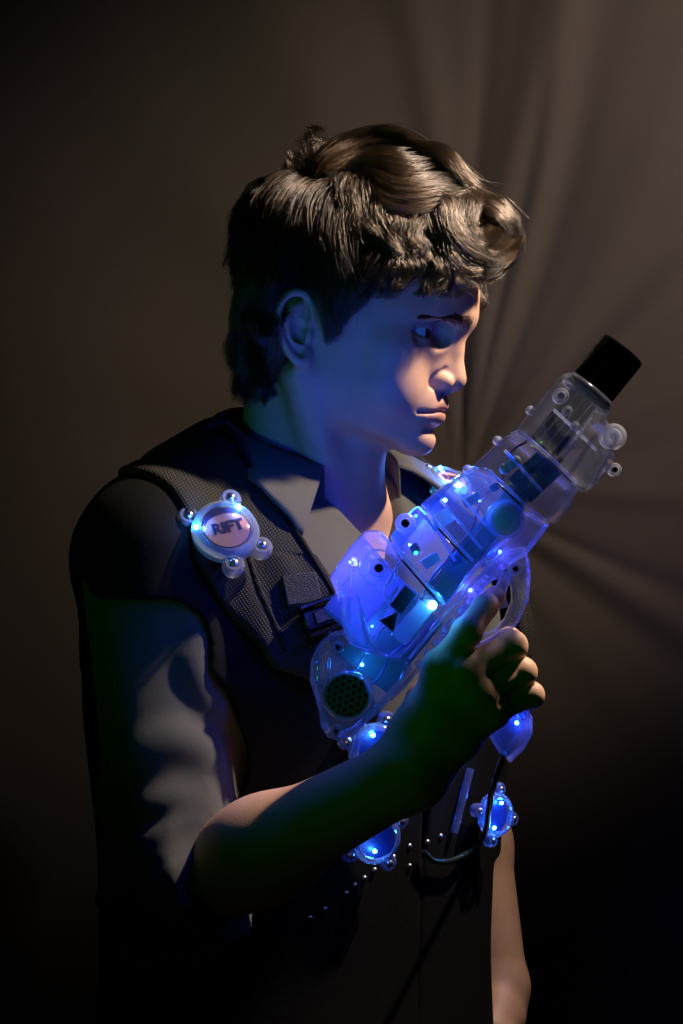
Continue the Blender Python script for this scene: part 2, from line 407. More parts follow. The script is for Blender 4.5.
NB = TW(0, .0, 1.46); HB = from_head((12, 0, -30))
SHR = W(150, 553, -.105); ELR = W(172, 899, -.150); WRR = W(409, 772, -.250)
SHL = TW(-.175, 0, 1.425); ELL = W(456, 775, .16); WRL = W(500, 985, .10)
# right hand joints
IX = [W(441, 668, -.270), W(467, 632, -.272), W(485, 607, -.256), W(495, 596, -.240)]
MD = [W(463, 672, -.272), W(512, 646, -.262), W(509, 640, -.222), W(484, 652, -.206)]
RG = [W(478, 692, -.270), W(522, 672, -.260), W(518, 670, -.222), W(494, 682, -.206)]
PK = [W(492, 711, -.264), W(531, 695, -.256), W(526, 694, -.224), W(505, 702, -.210)]
TH = [W(413, 728, -.252), W(424, 700, -.222), W(440, 668, -.200), W(455, 640, -.188)]
def hand_sdf(P, wr, fingers, th):
    d = None
    mids = []
    for i, (F_, r0) in enumerate(zip(fingers, (.0088, .0090, .0086, .0076))):
        w0 = wr*.86+F_[0]*.14
        m = cone(P, w0, F_[0], .0135, .0118); d = m if d is None else smin(d, m, .010)
        mids.append(.45*wr+.55*F_[0])
    for mm in mids: d = smin(d, cone(P, wr*1.0, mm, .0165, .0135), .012)
    d = smin(d, cone(P, mids[0]*.5+mids[1]*.5, mids[3], .014, .012), .012)
    fs = None
    for F_, r0 in zip(fingers, (.0088, .0090, .0086, .0076)):
        e = chain(P, F_, [r0*1.16, r0*1.04, r0*.93, r0*.80], .003)
        e = smin(e, sph(P, F_[0], r0*1.25), .004); e = smin(e, sph(P, F_[1], r0*1.10), .003)
        fs = e if fs is None else np.minimum(fs, e)
    d = smin(d, fs, .006)
    t = chain(P, th, [.0145, .0118, .0102, .0088], .004); d = smin(d, t, .010)
    return d
LF = [[W(499+dx, 1040, .085+dd), W(501+dx, 1075, .08+dd), W(499+dx, 1098, .075+dd), W(494+dx, 1114, .07+dd)] for dx, dd in ((2, -.030), (6, -.010), (8, .010), (6, .028))]
LTH = [W(496, 1005, .075), W(491, 1028, .055), W(488, 1052, .045), W(486, 1070, .04)]
def arm_r(P):
    mid = ELR*.60+WRR*.40
    d = cone(P, SHR, ELR, .040, .034)
    e = smin(cone(P, ELR, mid, .033, .0315), cone(P, mid, WRR, .0315, .0240), .03)
    d = smin(d, e, .02)
    return smin(d, sph(P, W(414, 768, -.270), .0085), .012)
def arm_l(P):
    mid = ELL*.66+WRL*.34; d = cone(P, SHL, ELL, .046, .034)
    return smin(d, smin(cone(P, ELL, mid, .034, .035), cone(P, mid, WRL, .034, .023), .01), .012)
def neck_sdf(P):
    a = from_head((2, 0, -20)); b = TW(0, -.012, 1.45)
    d = cone(P, a, b, .051, .054)
    for s in (1, -1):
        d = smin(d, cone(P, from_head((2, s*56, -35)), TW(-s*.018, .055, 1.452), .013, .012), .02)
    d = smin(d, cone(P, from_head((42, 0, -78)), TW(0, .050, 1.462), .018, .022), .025)
    return d
def boxed(fn, lo, hi, pad=.03):
    lo = np.array(lo, f32)-pad; hi = np.array(hi, f32)+pad
    def g(P):
        m = ((P > lo) & (P < hi)).all(-1); q = np.maximum(np.maximum(lo-P, P-hi), 0)
        d = np.sqrt((q*q).sum(-1))+f32(pad*.9)
        if m.any(): d[m] = fn(P[m])
        return d
    return g
_hl = from_head((30, 0, 10))
G_head = boxed(head_sdf, _hl-.125, _hl+.145)
_rp = np.array([WRR]+IX+MD+RG+PK+TH); G_rh = boxed(lambda P: hand_sdf(P, WRR, (IX, MD, RG, PK), TH), _rp.min(0)-.02, _rp.max(0)+.02)
_lp = np.array([WRL, W(506, 1120, .07)]); G_lh = boxed(lambda P: hand_sdf(P, WRL, LF, LTH), _lp.min(0)-.06, _lp.max(0)+.06)
def body(P):
    d = smin(torso_sdf(P, -.016), neck_sdf(P), .03)
    d = smin(d, G_head(P), .012)
    d = smin(d, smin(arm_r(P), G_rh(P), .016), .02)
    d = smin(d, arm_l(P), .02); d = smin(d, G_lh(P), .010)
    return d

def sss_attr(o): pass
import time as _tm
_T0 = _tm.time()
def log(s): print('[%.1fs] %s' % (_tm.time()-_T0, s))

MAN = empty('person', (-.03, .035, 0), 'young man with dark wavy hair and grey shirt, turned right, holding a blaster', 'person')
V, Q = nets(body, (-.32, -.40, .86), (.25, .32, 1.76), .00165)
V = relax(body, V, .00165, 1); log('body %d' % len(V))
BODY = mk('body', V, Q, [M_skin, M_lip], MAN)
hp = to_head(V.astype(f32)); ctr = hp[Q].mean(1)
a_ = np.abs(ctr[:, 1]); zt = np.interp(a_, [0, 5, 14, 25], [-44.5, -44, -49.5, -56]); zb = np.interp(a_, [0, 9, 17, 25], [-65, -64, -61, -57.5])
lipf = (ctr[:, 0] > 84) & (a_ < 25) & (ctr[:, 2] < zt) & (ctr[:, 2] > zb)
BODY.data.polygons.foreach_set('material_index', lipf.astype(np.int32))
# eyes
def eyeball(sg):
    c = from_head((EYE[0], sg*abs(EYE[1]), EYE[2])); r = .0126
    g = RM@np.array([math.cos(.10), -.10, -.02]); g /= np.linalg.norm(g)
    b = MB(); n = 40; prof = []
    for j in range(n+1):
        t = math.pi*j/n; rr = r*math.sin(t); hh = r*math.cos(t)
        if math.sin(t) < .44 and hh > 0: hh += .0009*(1-(math.sin(t)/.44)**2)
        prof.append((rr, hh))
    b.lathe(c, g, prof, 40); o = b.build('eye', [M_eyew, M_iris, M_pupil], MAN)
    cc = np.array([np.mean([b.V[i] for i in f], 0) for f in b.F])-c; ca = (cc@g)/np.linalg.norm(cc, axis=1); sn = np.sqrt(np.clip(1-ca**2, 0, 1))
    o.data.polygons.foreach_set('material_index', np.where((ca > 0) & (sn < .17), 2, np.where((ca > 0) & (sn < .45), 1, 0)).astype(np.int32))
M_eyew = mat('eye_white', (.75, .72, .70), .15); M_iris = mat('eye_iris', (.06, .03, .015), .1); M_pupil = mat('eye_pupil', (.002, .002, .002), .08)
eyeball(-1); eyeball(1)

# ---------------------------------------------------------------- shirt
AR = ELR-SHR; ARl = np.linalg.norm(AR); ARu = AR/ARl
FA = (WRR-ELR)/np.linalg.norm(WRR-ELR); CUFF = ELR+FA*.040
def sleeve_r0(P):
    d = cone(P, SHR+np.array([.0, 0, -.004]), ELR, .0485, .045)
    e = cone(P, ELR, CUFF+FA*.03, .047, .043)
    return smin(d, smax(e, ((P-CUFF.astype(f32))@FA.astype(f32)), .004), .02)
def arm_pt(px, py, off):
    p, n = trace(sleeve_r0, px, py, -.4, .1); return p+n*off
RIDGE = [([(150, 535), (188, 590), (208, 632), (218, 668), (222, 705)], .012, .000),
         ([(205, 632), (196, 660), (205, 690), (218, 715)], .010, .001),
         ([(112, 775), (140, 752), (175, 742), (205, 752), (214, 775)], .014, -.003),
         ([(118, 822), (150, 806), (185, 800), (214, 790)], .008, .000),
         ([(130, 848), (160, 838), (190, 822), (212, 806)], .006, .001),
         ([(140, 872), (165, 858), (188, 842), (208, 826)], .006, .001),
         ([(150, 892), (172, 880), (190, 862), (205, 846)], .006, .001)]
RID = []
for pts, r, off in RIDGE: RID.append((cr([arm_pt(a, b, off-r*.55) for a, b in pts], 3), r))
def shirt_sdf(P):
    P = np.asarray(P, f32); r, f, z = tloc(P)
    d = torso_sdf(P, .005)
    # soft drape of the body cloth
    d = d+f32(.0022)*np.sin(z*55+r*40+np.sin(f*30)*1.5)*np.clip((1.40-z)*6, 0, 1)
    v = np.maximum(np.abs(r)-np.clip((z-1.392)*.60, -1, .05), .02-f); d = smax(d, -v, .006)
    a = sleeve_r0(P)
    m = (a < .04)
    if m.any():
        Q_ = P[m]; s = ((Q_-SHR.astype(f32))@ARu.astype(f32))/ARl; x_ = Q_[:, 0]; y_ = Q_[:, 1]; z_ = Q_[:, 2]
        am = a[m]
        w = np.exp(-((s-.93)/.16)**2)
        am = am+f32(.0030)*w*np.sin(z_*190-x_*130+y_*60+np.sin(x_*70)*1.2)+f32(.0025)*(1-w)*np.sin(z_*42+x_*60-y_*50+1)
        for L_, rr in RID: am = smin(am, chain(Q_, L_, [rr*.5]+[rr]*(len(L_)-2)+[rr*.5], .004), .012)
        a[m] = am
    d = smin(d, a, .018)
    el = ELL*.93+SHL*.07
    b = cone(P, SHL+np.array([0, 0, -.004]), el, .056, .047)
    b = smax(b, ((P-ELL.astype(f32))@(((ELL-SHL)/np.linalg.norm(ELL-SHL)).astype(f32)))+.01, .004)
    b = b+f32(.002)*np.sin(z*110+r*50)
    d = smin(d, b, .018)
    d = smax(d, .955-z, .004)
    return d
V, Q = nets(shirt_sdf, (-.34, -.40, .93), (.24, .30, 1.56), .0024); V = relax(shirt_sdf, V, .0024, 1); log('shirt %d' % len(V))
SHIRT = mk('shirt', V, Q, M_shirt, MAN)

_cs = lambda P: torso_sdf(np.asarray(P, f32), .016)
WING = []
for _q in ((299, 543), (286, 530), (268, 512), (252, 494), (243, 478)):
    _p, _n = trace(_cs, *_q, -.4, .3); _p = _p+_n*(.007 if _q[0] > 290 else .013); _d = _p-TC; WING.append((_d@RT, _d@FW, _p[2]))
WING = np.array(WING)
def collar(sg):
    cols = []; phs = np.radians(np.linspace(36, 180, 25))
    cen = TW(0, .004, 0)
    for i, ph in enumerate(phs):
        t = i/(len(phs)-1); dirn = FW*math.cos(ph)+RT*sg*math.sin(ph)
        zf = 1.476+.058*((1-math.cos(ph))/2)**.8; rad = .066+.008*(1-t)
        base = cen+dirn*(rad+.001)+UP*(zf-.032); fold = cen+dirn*rad+UP*zf
        edge = cen+dirn*(rad+.022)+UP*(zf-.040)
        q_ = (math.degrees(ph)-36)/(100-36); k_ = min(q_, 1)*4; wr_, wf_, wz_ = [np.interp(k_, range(5), WING[:, c]) for c in range(3)]
        wp = TW(sg*wr_, wf_, wz_); b_ = float(np.clip((q_-.7)/.6, 0, 1)); edge = wp*(1-b_)+edge*b_
        ms = []
        for k in range(5): q = k/4; ms.append(base*(1-q)+fold*q)
        nrm = dirn*.006+UP*.003
        for k in range(1, 11): q = k/10; ms.append(fold*(1-q)+edge*q+nrm*math.sin(math.pi*min(1, q*1.0))**.6*(1-q*.5))
        cols.append(ms)
    V = [p for c in cols for p in c]; n = len(cols[0]); F = [(i*n+j, i*n+j+1, (i+1)*n+j+1, (i+1)*n+j) for i in range(len(cols)-1) for j in range(n-1)]
    if sg < 0: F = [f[::-1] for f in F]
    o = mk('collar', V, F, M_shirt, SHIRT); md = o.modifiers.new('s', 'SOLIDIFY'); md.thickness = .0022
    b = MB(); b.tube([c[-2]*.15+c[-1]*.85+np.array([0, -.0006, .0008]) for c in cols], .0006, 5); b.build('collar_stitching', M_shirt, o)
collar(1); collar(-1)
for zz in (1.375, 1.31):
    p = TW(0, 0, zz); t = np.linspace(0, .2, 200); P_ = (p+FW*t[:, None]).astype(f32); k = int(np.argmax(shirt_sdf(P_) > 0)); p = p+FW*t[k]
    MB().lathe(p, FW, [(0, .0022), (.0035, .0022), (.0052, .003), (.0056, .0015), (.0056, -.001)], 20).build('button', M_blackm, SHIRT)

# ---------------------------------------------------------------- trousers and shoes
def trouser_sdf(P):
    d = cone(P, TW(0, 0, .97), TW(0, 0, .90), .10, .115)
    r, f, z = tloc(P)
    d = np.maximum(((r/.165)**2+((f+.003)/.112)**2)**.5-1, 0)*.11+np.maximum(np.maximum(z-1.0, .86-z), 0) - .004
    for s in (1, -1):
        d = smin(d, chain(P, [TW(s*.085, 0, .90), TW(s*.10, .02, .50), TW(s*.11, -.01, .09)], [.088, .062, .050], .03), .03)
    return smax(d+f32(.002)*np.sin(z*60+r*40), .03-z, .004)
V, Q = nets(trouser_sdf, (-.32, -.25, .0), (.25, .30, 1.05), .006, marg=2.2); V = relax(trouser_sdf, V, .006, 1)
mk('trousers', V, Q, M_trouser, MAN)
def shoe(s):
    def f(P):
        a = TW(s*.11, -.04, .045); b = TW(s*.12, .15, .035)
        d = smin(cone(P, a, b, .045, .040), cone(P, TW(s*.11, -.02, .07), TW(s*.11, -.01, .10), .04, .044), .03)
        return smax(d, .002-P[..., 2], .004)
    c = TW(s*.11, .05, .05); V, Q = nets(f, c-.2, c+.2, .004); mk('shoe', V, Q, M_shoe, MAN)
shoe(1); shoe(-1)
log('trousers')

# ---------------------------------------------------------------- laser tag vest
NK = [(0.0, 1.18), (.004, 1.25)]
for _q in ((352, 660), (340, 612), (304, 550), (274, 500), (246, 462)):
    _p = trace(lambda P: torso_sdf(P, .016), *_q, -.4, .3)[0]; _r, _f, _z = [float(k) for k in tloc(_p[None].astype(f32))]; NK.append((abs(_r), _z))
NK = np.array(sorted(NK, key=lambda k: k[1]))
def vneck(P):
    r, f, z = tloc(P)
    inner = np.interp(z, NK[:, 1], NK[:, 0]).astype(f32)
    return r, f, z, np.abs(r)-inner
def vest_sdf(P):
    P = np.asarray(P, f32); r, f, z, v = vneck(P)
    t = smin(torso_sdf(P, .016), smax(sleeve_r0(P)-f32(.010), f32(1.33)-z, .01), .02); d = smax(t, -(t+.007), .002)  # black panel drawn over the shoulder cap, standing in for shade on the sleeve
    back = np.sqrt(r*r+((z-1.50)*1.0)**2)-.085
    d = smax(d, np.where(f > 0, -v, -back), .004)
    ax = SHR*.82+ELR*.18; hole = chain(P, [ax+np.array([-.045, -.01, -.0]), SHR*.72+ELR*.28+np.array([-.006, -.01, 0]), SHR*.4+ELR*.6], [.030, .052, .060], .01); d = smax(d, -hole, .006)
    hole = cone(P, SHL+(SHL-TW(0, 0, SHL[2]))*.3, SHL*.85+ELL*.15, .060, .068); d = smax(d, -hole, .006)
    d = smax(d, 1.015-z, .004)
    d = smax(d, -smax(smax(r+.115, z-1.165, .01), -f-.02, .01), .01)
    return d
VEST = empty('laser_tag_vest', (-.03, .035, .98), 'black nylon laser tag vest with glowing blue clear plastic sensors, worn over the grey shirt', 'vest')
V, Q = nets(vest_sdf, (-.30, -.22, .98), (.2, .26, 1.56), .0022); V = relax(vest_sdf, V, .0022, 1); log('vest %d' % len(V))
mk('vest_panel', V, Q, M_vestb, VEST)
def surf(P): return smin(torso_sdf(np.asarray(P, f32), .016), smax(sleeve_r0(P)-f32(.010), f32(1.33)-P[..., 2], .01), .02)
def onvest(px, py, off=0): p, n = trace(surf, px, py, -.4, .3); return p+n*off, n
STP = [(140, 474), (190, 560), (228, 618), (268, 668), (330, 690), (350, 640), (336, 604), (304, 550), (270, 496), (236, 456)]
SP_ = []
for a, b in STP:
    p, n = onvest(a, b); r_, f_, z_ = [float(k) for k in tloc(p[None])]; SP_.append((abs(r_), z_))
SP_[0] = (SP_[0][0], 1.60); SP_[-1] = (SP_[-1][0], 1.60)
def strap_sdf(P):
    P = np.asarray(P, f32); r, f, z = tloc(P); t = surf(P)-f32(.006)+f32(.0012)*np.sin(np.abs(r)*230)*(z < 1.42)
    d = smax(t, -(t+.006), .002); pl = poly2(np.abs(r), z, SP_); pb = np.maximum(np.abs(np.abs(r)-.105)-.03, 1.30-z)
    return smax(d, np.where(f > -.01, pl, pb), .004)
V, Q = nets(strap_sdf, (-.30, -.22, 1.15), (.2, .26, 1.56), .0018); V = relax(strap_sdf, V, .0018, 1); log('strap %d' % len(V))
mk('shoulder_strap', V, Q, M_vest, VEST)
# stitched piping down both edges of the strap
def pipe(px, off, r, m, name, par):
    pts = cr([onvest(a, b, off)[0] for a, b in px], 6); return MB().tube(pts, r, 6).build(name, m, par)
pipe([(238, 462), (270, 502), (302, 552), (334, 604)], .0075, .0022, M_vestb, 'piping', VEST)
pipe([(245, 560), (262, 600), (285, 650)], .0085, .0016, M_vest, 'piping', VEST)
# hook-and-loop patch and buckle
def plate(px, py, w, h, th, off, ang, name, m, par, bevel=.0015, parts=()):
    p, n = onvest(px, py, off); up = np.array([0, 0, 1.]); up = up-n*(up@n); up /= np.linalg.norm(up); rt = np.cross(up, n)
    a = math.radians(ang); e1 = rt*math.cos(a)+up*math.sin(a); e2 = -rt*math.sin(a)+up*math.cos(a)
    return p, n, e1, e2, MB().box(p, e1*w/2, e2*h/2, n*th/2).build(name, m, par, bevel=bevel)
M_vel = mat('hook_loop', (.05, .05, .045), .95, spec=.1); add_noise(M_vel, 900, .8, 1, 4, 900, .002)
plate(300, 594, .026, .024, .004, .009, 8, 'hook_patch', M_vel, VEST)
p, n, e1, e2, bk = plate(322, 618, .036, .016, .008, .012, 18, 'buckle', M_black, VEST, .002)
for s in (-1, 1): MB().box(p+e2*s*.0105+n*.003, e1*.018, e2*.002, n*.004).build('buckle_bar', M_black, bk, bevel=.001)
MB().box(p+n*.006, e1*.010, e2*.0045, n*.001).build('buckle_tongue', M_blackm, bk, bevel=.0005)

def light_pt(name, p, power, col=(.03, .12, 1), r=.004):
    o = lamp(name, 'POINT', p, power, col, r); return o
def text_mesh(name, txt, size, p, e1, e2, n, m, par, ext=.0002):
    cu = bpy.data.curves.new(name, 'FONT'); cu.body = txt; cu.size = size; cu.extrude = ext; cu.align_x = 'CENTER'; cu.align_y = 'CENTER'; cu.offset = .00025
    o = bpy.data.objects.new(name, cu); C.collection.objects.link(o); cu.materials.append(m)
    dg = bpy.context.evaluated_depsgraph_get(); me = bpy.data.meshes.new_from_object(o.evaluated_get(dg)); bpy.data.objects.remove(o)
    M4 = Matrix([(e1[k], e2[k], n[k], p[k]) for k in range(3)]+[(0, 0, 0, 1)]); me.transform(M4)
    o = bpy.data.objects.new(name, me); link(o, par); fit(o, par); return o
M_badge = mat('badge_face', (.85, .42, .30), .35)
_N, _L, _b = nodes(M_badge)
M_ink = mat('badge_ink', (.02, .02, .10), .4)
M_backing = mat('sensor_backing', (.01, .02, .14), .4)
def pod(px, py, R, off, tilt=None, ang=20, leds=(), light=.02, label=True, lobes=(35, 125, 215, 305), text=True, nmix=.0, name='sensor_pod'):
    p, n = onvest(px, py, off)
    if tilt is not None: n = n*(1-nmix)+np.array(tilt)*nmix; n /= np.linalg.norm(n)
    up = np.array([0, 0, 1.]); up = up-n*(up@n); up /= np.linalg.norm(up); rt = np.cross(up, n)
    a = math.radians(ang); e1 = rt*math.cos(a)+up*math.sin(a); e2 = -rt*math.sin(a)+up*math.cos(a)
    b = MB(); k = R/.020
    b.lathe(p, n, [(.001*k, 0), (.0195*k, 0), (.0205*k, .002*k), (.0205*k, .007*k), (.0185*k, .0105*k), (.0160*k, .0115*k), (.0150*k, .0100*k), (.0148*k, .0095*k)], 56)
    root = b.build(name, M_ring, VEST)
    MB().lathe(p, n, [(.0008*k, .0015*k), (.0175*k, .0015*k), (.0175*k, .003*k), (.0008*k, .003*k)], 40).build('backing_disc', M_backing, root)
    for q in lobes:
        q = math.radians(q); c = p+(e1*math.cos(q)+e2*math.sin(q))*.0235*k
        MB().lathe(c, n, [(.0008*k, 0), (.0062*k, 0), (.0066*k, .0015*k), (.0066*k, .006*k), (.0052*k, .0078*k), (.0036*k, .0078*k), (.0034*k, .0055*k), (.0005*k, .0055*k)], 28).build('mounting_lobe', M_ring, root)
        sc = MB().lathe(c, n, [(.0028*k, .0052*k), (.0030*k, .0075*k), (.0022*k, .0088*k), (.0009*k, .0092*k), (.0007*k, .0078*k), (.0001, .0078*k)], 20).build('screw', M_steel, root)
    if label:
        MB().lathe(p, n, [(.0005*k, .0098*k), (.0138*k, .0098*k), (.0138*k, .0090*k)], 40).build('badge', M_badge, root)
        # dark crescent printed across the top of the badge, pale flash below it
        cr_ = []; F = []
        for i in range(25):
            t = math.radians(20+150*i/24); w = .0045*k*math.sin(math.pi*i/24)
            for rr in (.0137*k, .0137*k-w): cr_.append(p+n*.0100*k+(e1*math.cos(t)+e2*math.sin(t))*rr)
        F = [(2*i, 2*i+1, 2*i+3, 2*i+2) for i in range(24)]
        mk('printed_crescent', cr_, F, M_ink, root, False)
        if text: text_mesh('lettering', 'RIFT', .0105*k, p+n*.0102*k+e1*.0008*k-e2*.0004*k, e1, e2, n, M_ink, root)
        MB().lathe(p, n, [(.0148*k, .0100*k), (.0120*k, .0112*k), (.006*k, .0120*k), (.0002*k, .0122*k)], 40).build('cover_lens', M_cover, root)
    for q, rr in leds:
        q = math.radians(q); c = p+(e1*math.cos(q)+e2*math.sin(q))*rr*k+n*.007*k
        MB().sphere(c, .0016*k, 14, 8).build('led', M_ledc, root)
        light_pt('sensor_glow', c+n*.010*k, light, (.05, .2, 1), .003)
    return root, p, n, e1, e2
M_cover = clear('cover_film', (1, 1, 1), .04, (.6, .6, .8), .05)
POD1 = pod(214, 540, .0240, .010, ang=14, leds=((160, .0175), (45, .0185)), light=.045, lobes=(140, 62, 262, 318), tilt=(-.05, -.80, .60), nmix=.7)
POD1[0].name = 'sensor_pod'
pod(440, 494, .0185, .008, ang=-10, leds=((215, .019), (90, .019)), light=.05, tilt=(.1, -.5, .8), nmix=.6)
# ---------------------------------------------------------------- fabric backdrop and floor
def backdrop():
    xs = np.linspace(-1.5, 1.5, 620); zs = np.linspace(.0, 2.7, 520); X, Z = np.meshgrid(xs, zs, indexing='ij'); Y0 = .50
    c = W(462, 498, Y0); dx = X-c[0]; dz = Z-c[2]; r = np.sqrt(dx*dx+dz*dz)+1e-4; th = np.degrees(np.arctan2(dz, dx)); Y = np.full(X.shape, Y0)
    rs = np.random.RandomState(4)
    creases = [(96, 2.6, .010), (88.5, 1.8, -.007), (82, 2.6, .012), (77.5, 2.0, .011), (72, 3, -.008), (60, 4, .008), (50, 3, -.006), (43, 3.2, .012), (37, 2.5, -.008), (28, 4, .008), (16, 4, -.006), (2, 4, .007),
               (-22, 3.4, -.012), (-30, 3.5, .014), (-39, 4, -.010), (-52, 5, .008), (-75, 6, .006), (110, 5, .005), (130, 7, .005), (160, 8, .005), (-110, 7, .006), (-150, 8, .005)]
    for a, w, h in creases:
        wob = 1.6*np.sin(r*9+a); q = ((th-a-wob+180) % 360-180)/w; fall = (r/(r+.12))**1.5*np.exp(-r/ (1.1 if a > 60 else .5))
        Y -= h*np.exp(-q*q)*fall*(1.2 if a > 0 else 1.5*np.exp(-r/.3))
    Y += .030*np.exp(-(r/.10)**2)
    Y += .006*np.sin(X*5+1.3*np.sin(Z*2))+.003*np.sin(X*17+Z*2.5+np.sin(Z*4))+.004*np.sin(Z*3-X*2)
    V = np.stack([X, Y, Z], -1).reshape(-1, 3); n = len(zs); i, j = np.meshgrid(np.arange(len(xs)-1), np.arange(n-1), indexing='ij'); b = (i*n+j).ravel()
    F = np.stack([b, b+n, b+n+1, b+1], 1)
    o = mk('fabric_backdrop', V, F, M_cloth); md = o.modifiers.new('s', 'SOLIDIFY'); md.thickness = .003; md.offset = 1
    o['label'] = 'stretched dark brown cloth backdrop creased behind the man'; o['category'] = 'backdrop'
M_cloth = mat('backdrop_cloth', (.115, .088, .072), .8, spec=.25, sheen=.2); add_noise(M_cloth, 9, .12, .25, 5, 700, .0008)
backdrop()
M_floor = mat('floor_concrete', (.05, .048, .045), .8); add_noise(M_floor, 6, .3, .2)
M_wallp = mat('dark_wall_paint', (.02, .02, .02), .9); add_noise(M_wallp, 5, .2, .2)
for nm, c, hx, hy, hz, m in (('floor', (0, -1.2, -.05), 2.5, 2.5, .05, M_floor), ('ceiling', (0, -1.2, 3.25), 2.5, 2.5, .05, M_wallp), ('wall_back', (0, 1.35, 1.6), 2.6, .05, 1.6, M_wallp),
                             ('wall_front', (0, -3.75, 1.6), 2.6, .05, 1.6, M_wallp), ('wall_left', (-2.55, -1.2, 1.6), .05, 2.5, 1.6, M_wallp), ('wall_right', (2.55, -1.2, 1.6), .05, 2.5, 1.6, M_wallp)):
    o = MB().box(c, (hx, 0, 0), (0, hy, 0), (0, 0, hz)).build(nm, m, None, False); o['kind'] = 'structure'

# ---------------------------------------------------------------- hair
M_hair = bpy.data.materials.new('hair'); M_hair.use_nodes = True
_N = M_hair.node_tree.nodes; _N.clear(); _o = _N.new('ShaderNodeOutputMaterial'); _h = _N.new('ShaderNodeBsdfHairPrincipled')
_h.parametrization = 'COLOR'; _h.inputs['Color'].default_value = (.050, .028, .016, 1); _h.inputs['Roughness'].default_value = .22
_h.inputs['Radial Roughness'].default_value = .45; _h.inputs['Random Roughness'].default_value = .3
M_hair.node_tree.links.new(_h.outputs[0], _o.inputs[0])
_hi = _N.new('ShaderNodeHairInfo'); _cr = _N.new('ShaderNodeValToRGB'); M_hair.node_tree.links.new(_hi.outputs['Random'], _cr.inputs[0]); M_hair.node_tree.links.new(_cr.outputs[0], _h.inputs['Color'])
_cr.color_ramp.elements[0].color = (.005, .003, .002, 1); _cr.color_ramp.elements[1].color = (.085, .056, .038, 1); _cr.color_ramp.elements[1].position = 1.0; _e = _cr.color_ramp.elements.new(.65); _e.color = (.014, .009, .006, 1)
M_under = mat('hair_root', (.006, .004, .003), .8, spec=.1)
def hvol(P):
    p = to_head(P); d = ell(p, (32, 0, 45), (104, 82, 99))*f32(.001)
    p2 = np.asarray(P, f32); h = smin(G_head(p2), neck_sdf(p2), .02)-f32(.006)
    d = smin(d, ell(P, W(480, 238, -.035), (.0265, .028, .0265)), .012)
    return smin(d, h, .02)
HL = [(96, 75), (82, 40), (62, 36), (38, 40), (26, 22), (24, -10), (16, -10), (12, 18), (-6, 27), (-22, 14), (-24, -20), (-30, -50), (-70, -50), (-110, 40), (-60, 160), (60, 180), (125, 120)]
def under_sdf(P):
    p = to_head(P); pl = poly2(p[..., 0], p[..., 2], HL)*f32(.001)
    return smax(hvol(P)+f32(.008), pl+f32(.002), .012)+f32(.0015)*np.sin(p[..., 0]*.35+p[..., 2]*.2)*np.sin(p[..., 2]*.3)
_c = from_head((30, 0, 45)); V, Q = nets(under_sdf, _c-.16, _c+.16, .003); V = relax(under_sdf, V, .003, 1)
UND = mk('hair', V, Q, M_under, MAN); log('hair base')
def onhair(px, py, off):
    p, n = trace(hvol, px, py, -.25, .25)
    if float(hvol(p[None].astype(f32))[0]) > .004: p = p*.3+W(px, py, -.005)*.7
    return p, n
fams = []
def fam(guides, per, R=.008, wave=.004, lift=0.0, both=True): fams.append((guides, per, R, wave, lift, both))
# each family: neighbouring guide lines drawn over the near side of the head, strands fill the space between them
fam([[(296, 166), (322, 146), (355, 134), (388, 130), (414, 138), (434, 152)], [(300, 168), (335, 150), (368, 138), (396, 138), (420, 148), (438, 158)],
     [(305, 172), (338, 156), (370, 148), (400, 150), (424, 157), (450, 158)]], 2600, .006, .0025)
fam([[(340, 156), (372, 146), (402, 152), (426, 152), (450, 156), (470, 174), (480, 194)], [(342, 160), (374, 156), (402, 164), (428, 160), (452, 164), (468, 182), (482, 200)],
     [(346, 164), (374, 166), (400, 176), (426, 174), (450, 176), (472, 190), (494, 202)]], 2600, .006, .003)
fam([[(350, 160), (374, 172), (396, 190), (420, 187), (446, 182), (468, 192), (494, 202), (512, 220)], [(352, 164), (370, 184), (392, 200), (416, 200), (440, 192), (464, 196), (490, 206), (508, 224), (514, 240)],
     [(352, 168), (366, 190), (386, 208), (410, 212), (434, 204), (456, 202), (478, 206), (498, 218), (504, 234)]], 3000, .006, .003)
fam([[(400, 190), (425, 192), (440, 205), (440, 226), (450, 248), (470, 264), (494, 266), (514, 248), (517, 234)], [(410, 186), (435, 192), (450, 205), (448, 224), (456, 242), (472, 254), (494, 254), (508, 240)],
     [(430, 186), (456, 192), (462, 204), (458, 220), (464, 236), (476, 245), (492, 242), (498, 230)], [(450, 190), (474, 196), (476, 206), (468, 216), (470, 230), (480, 234), (487, 228)]], 5200, .0045, .0012, .003, False)
fam([[(480, 196), (500, 206), (514, 222), (518, 240), (512, 258), (498, 274)], [(488, 200), (502, 214), (510, 232), (506, 254), (492, 272), (484, 282)]], 900, .006, .003, -.002, False)
fam([[(345, 162), (338, 182), (340, 208), (352, 234)], [(352, 166), (346, 188), (350, 212), (362, 238)], [(358, 170), (356, 196), (364, 222), (380, 244)]], 1500, .006, .0025)
fam([[(366, 190), (372, 214), (382, 236), (400, 257)], [(384, 206), (390, 222), (390, 240), (400, 256)], [(402, 208), (402, 226), (394, 242), (402, 260)], [(424, 206), (416, 226), (420, 244), (434, 258)]], 1700, .005, .002)
fam([[(440, 222), (440, 246), (446, 268), (462, 282), (470, 290)], [(452, 246), (460, 264), (476, 276), (490, 278)], [(470, 258), (486, 266), (500, 266), (508, 252)]], 1300, .005, .003, 0, False)
fam([[(424, 240), (430, 262), (426, 280), (414, 296)], [(440, 250), (444, 270), (440, 284), (430, 296)], [(448, 256), (456, 272), (462, 286), (458, 298)]], 1000, .004, .002)
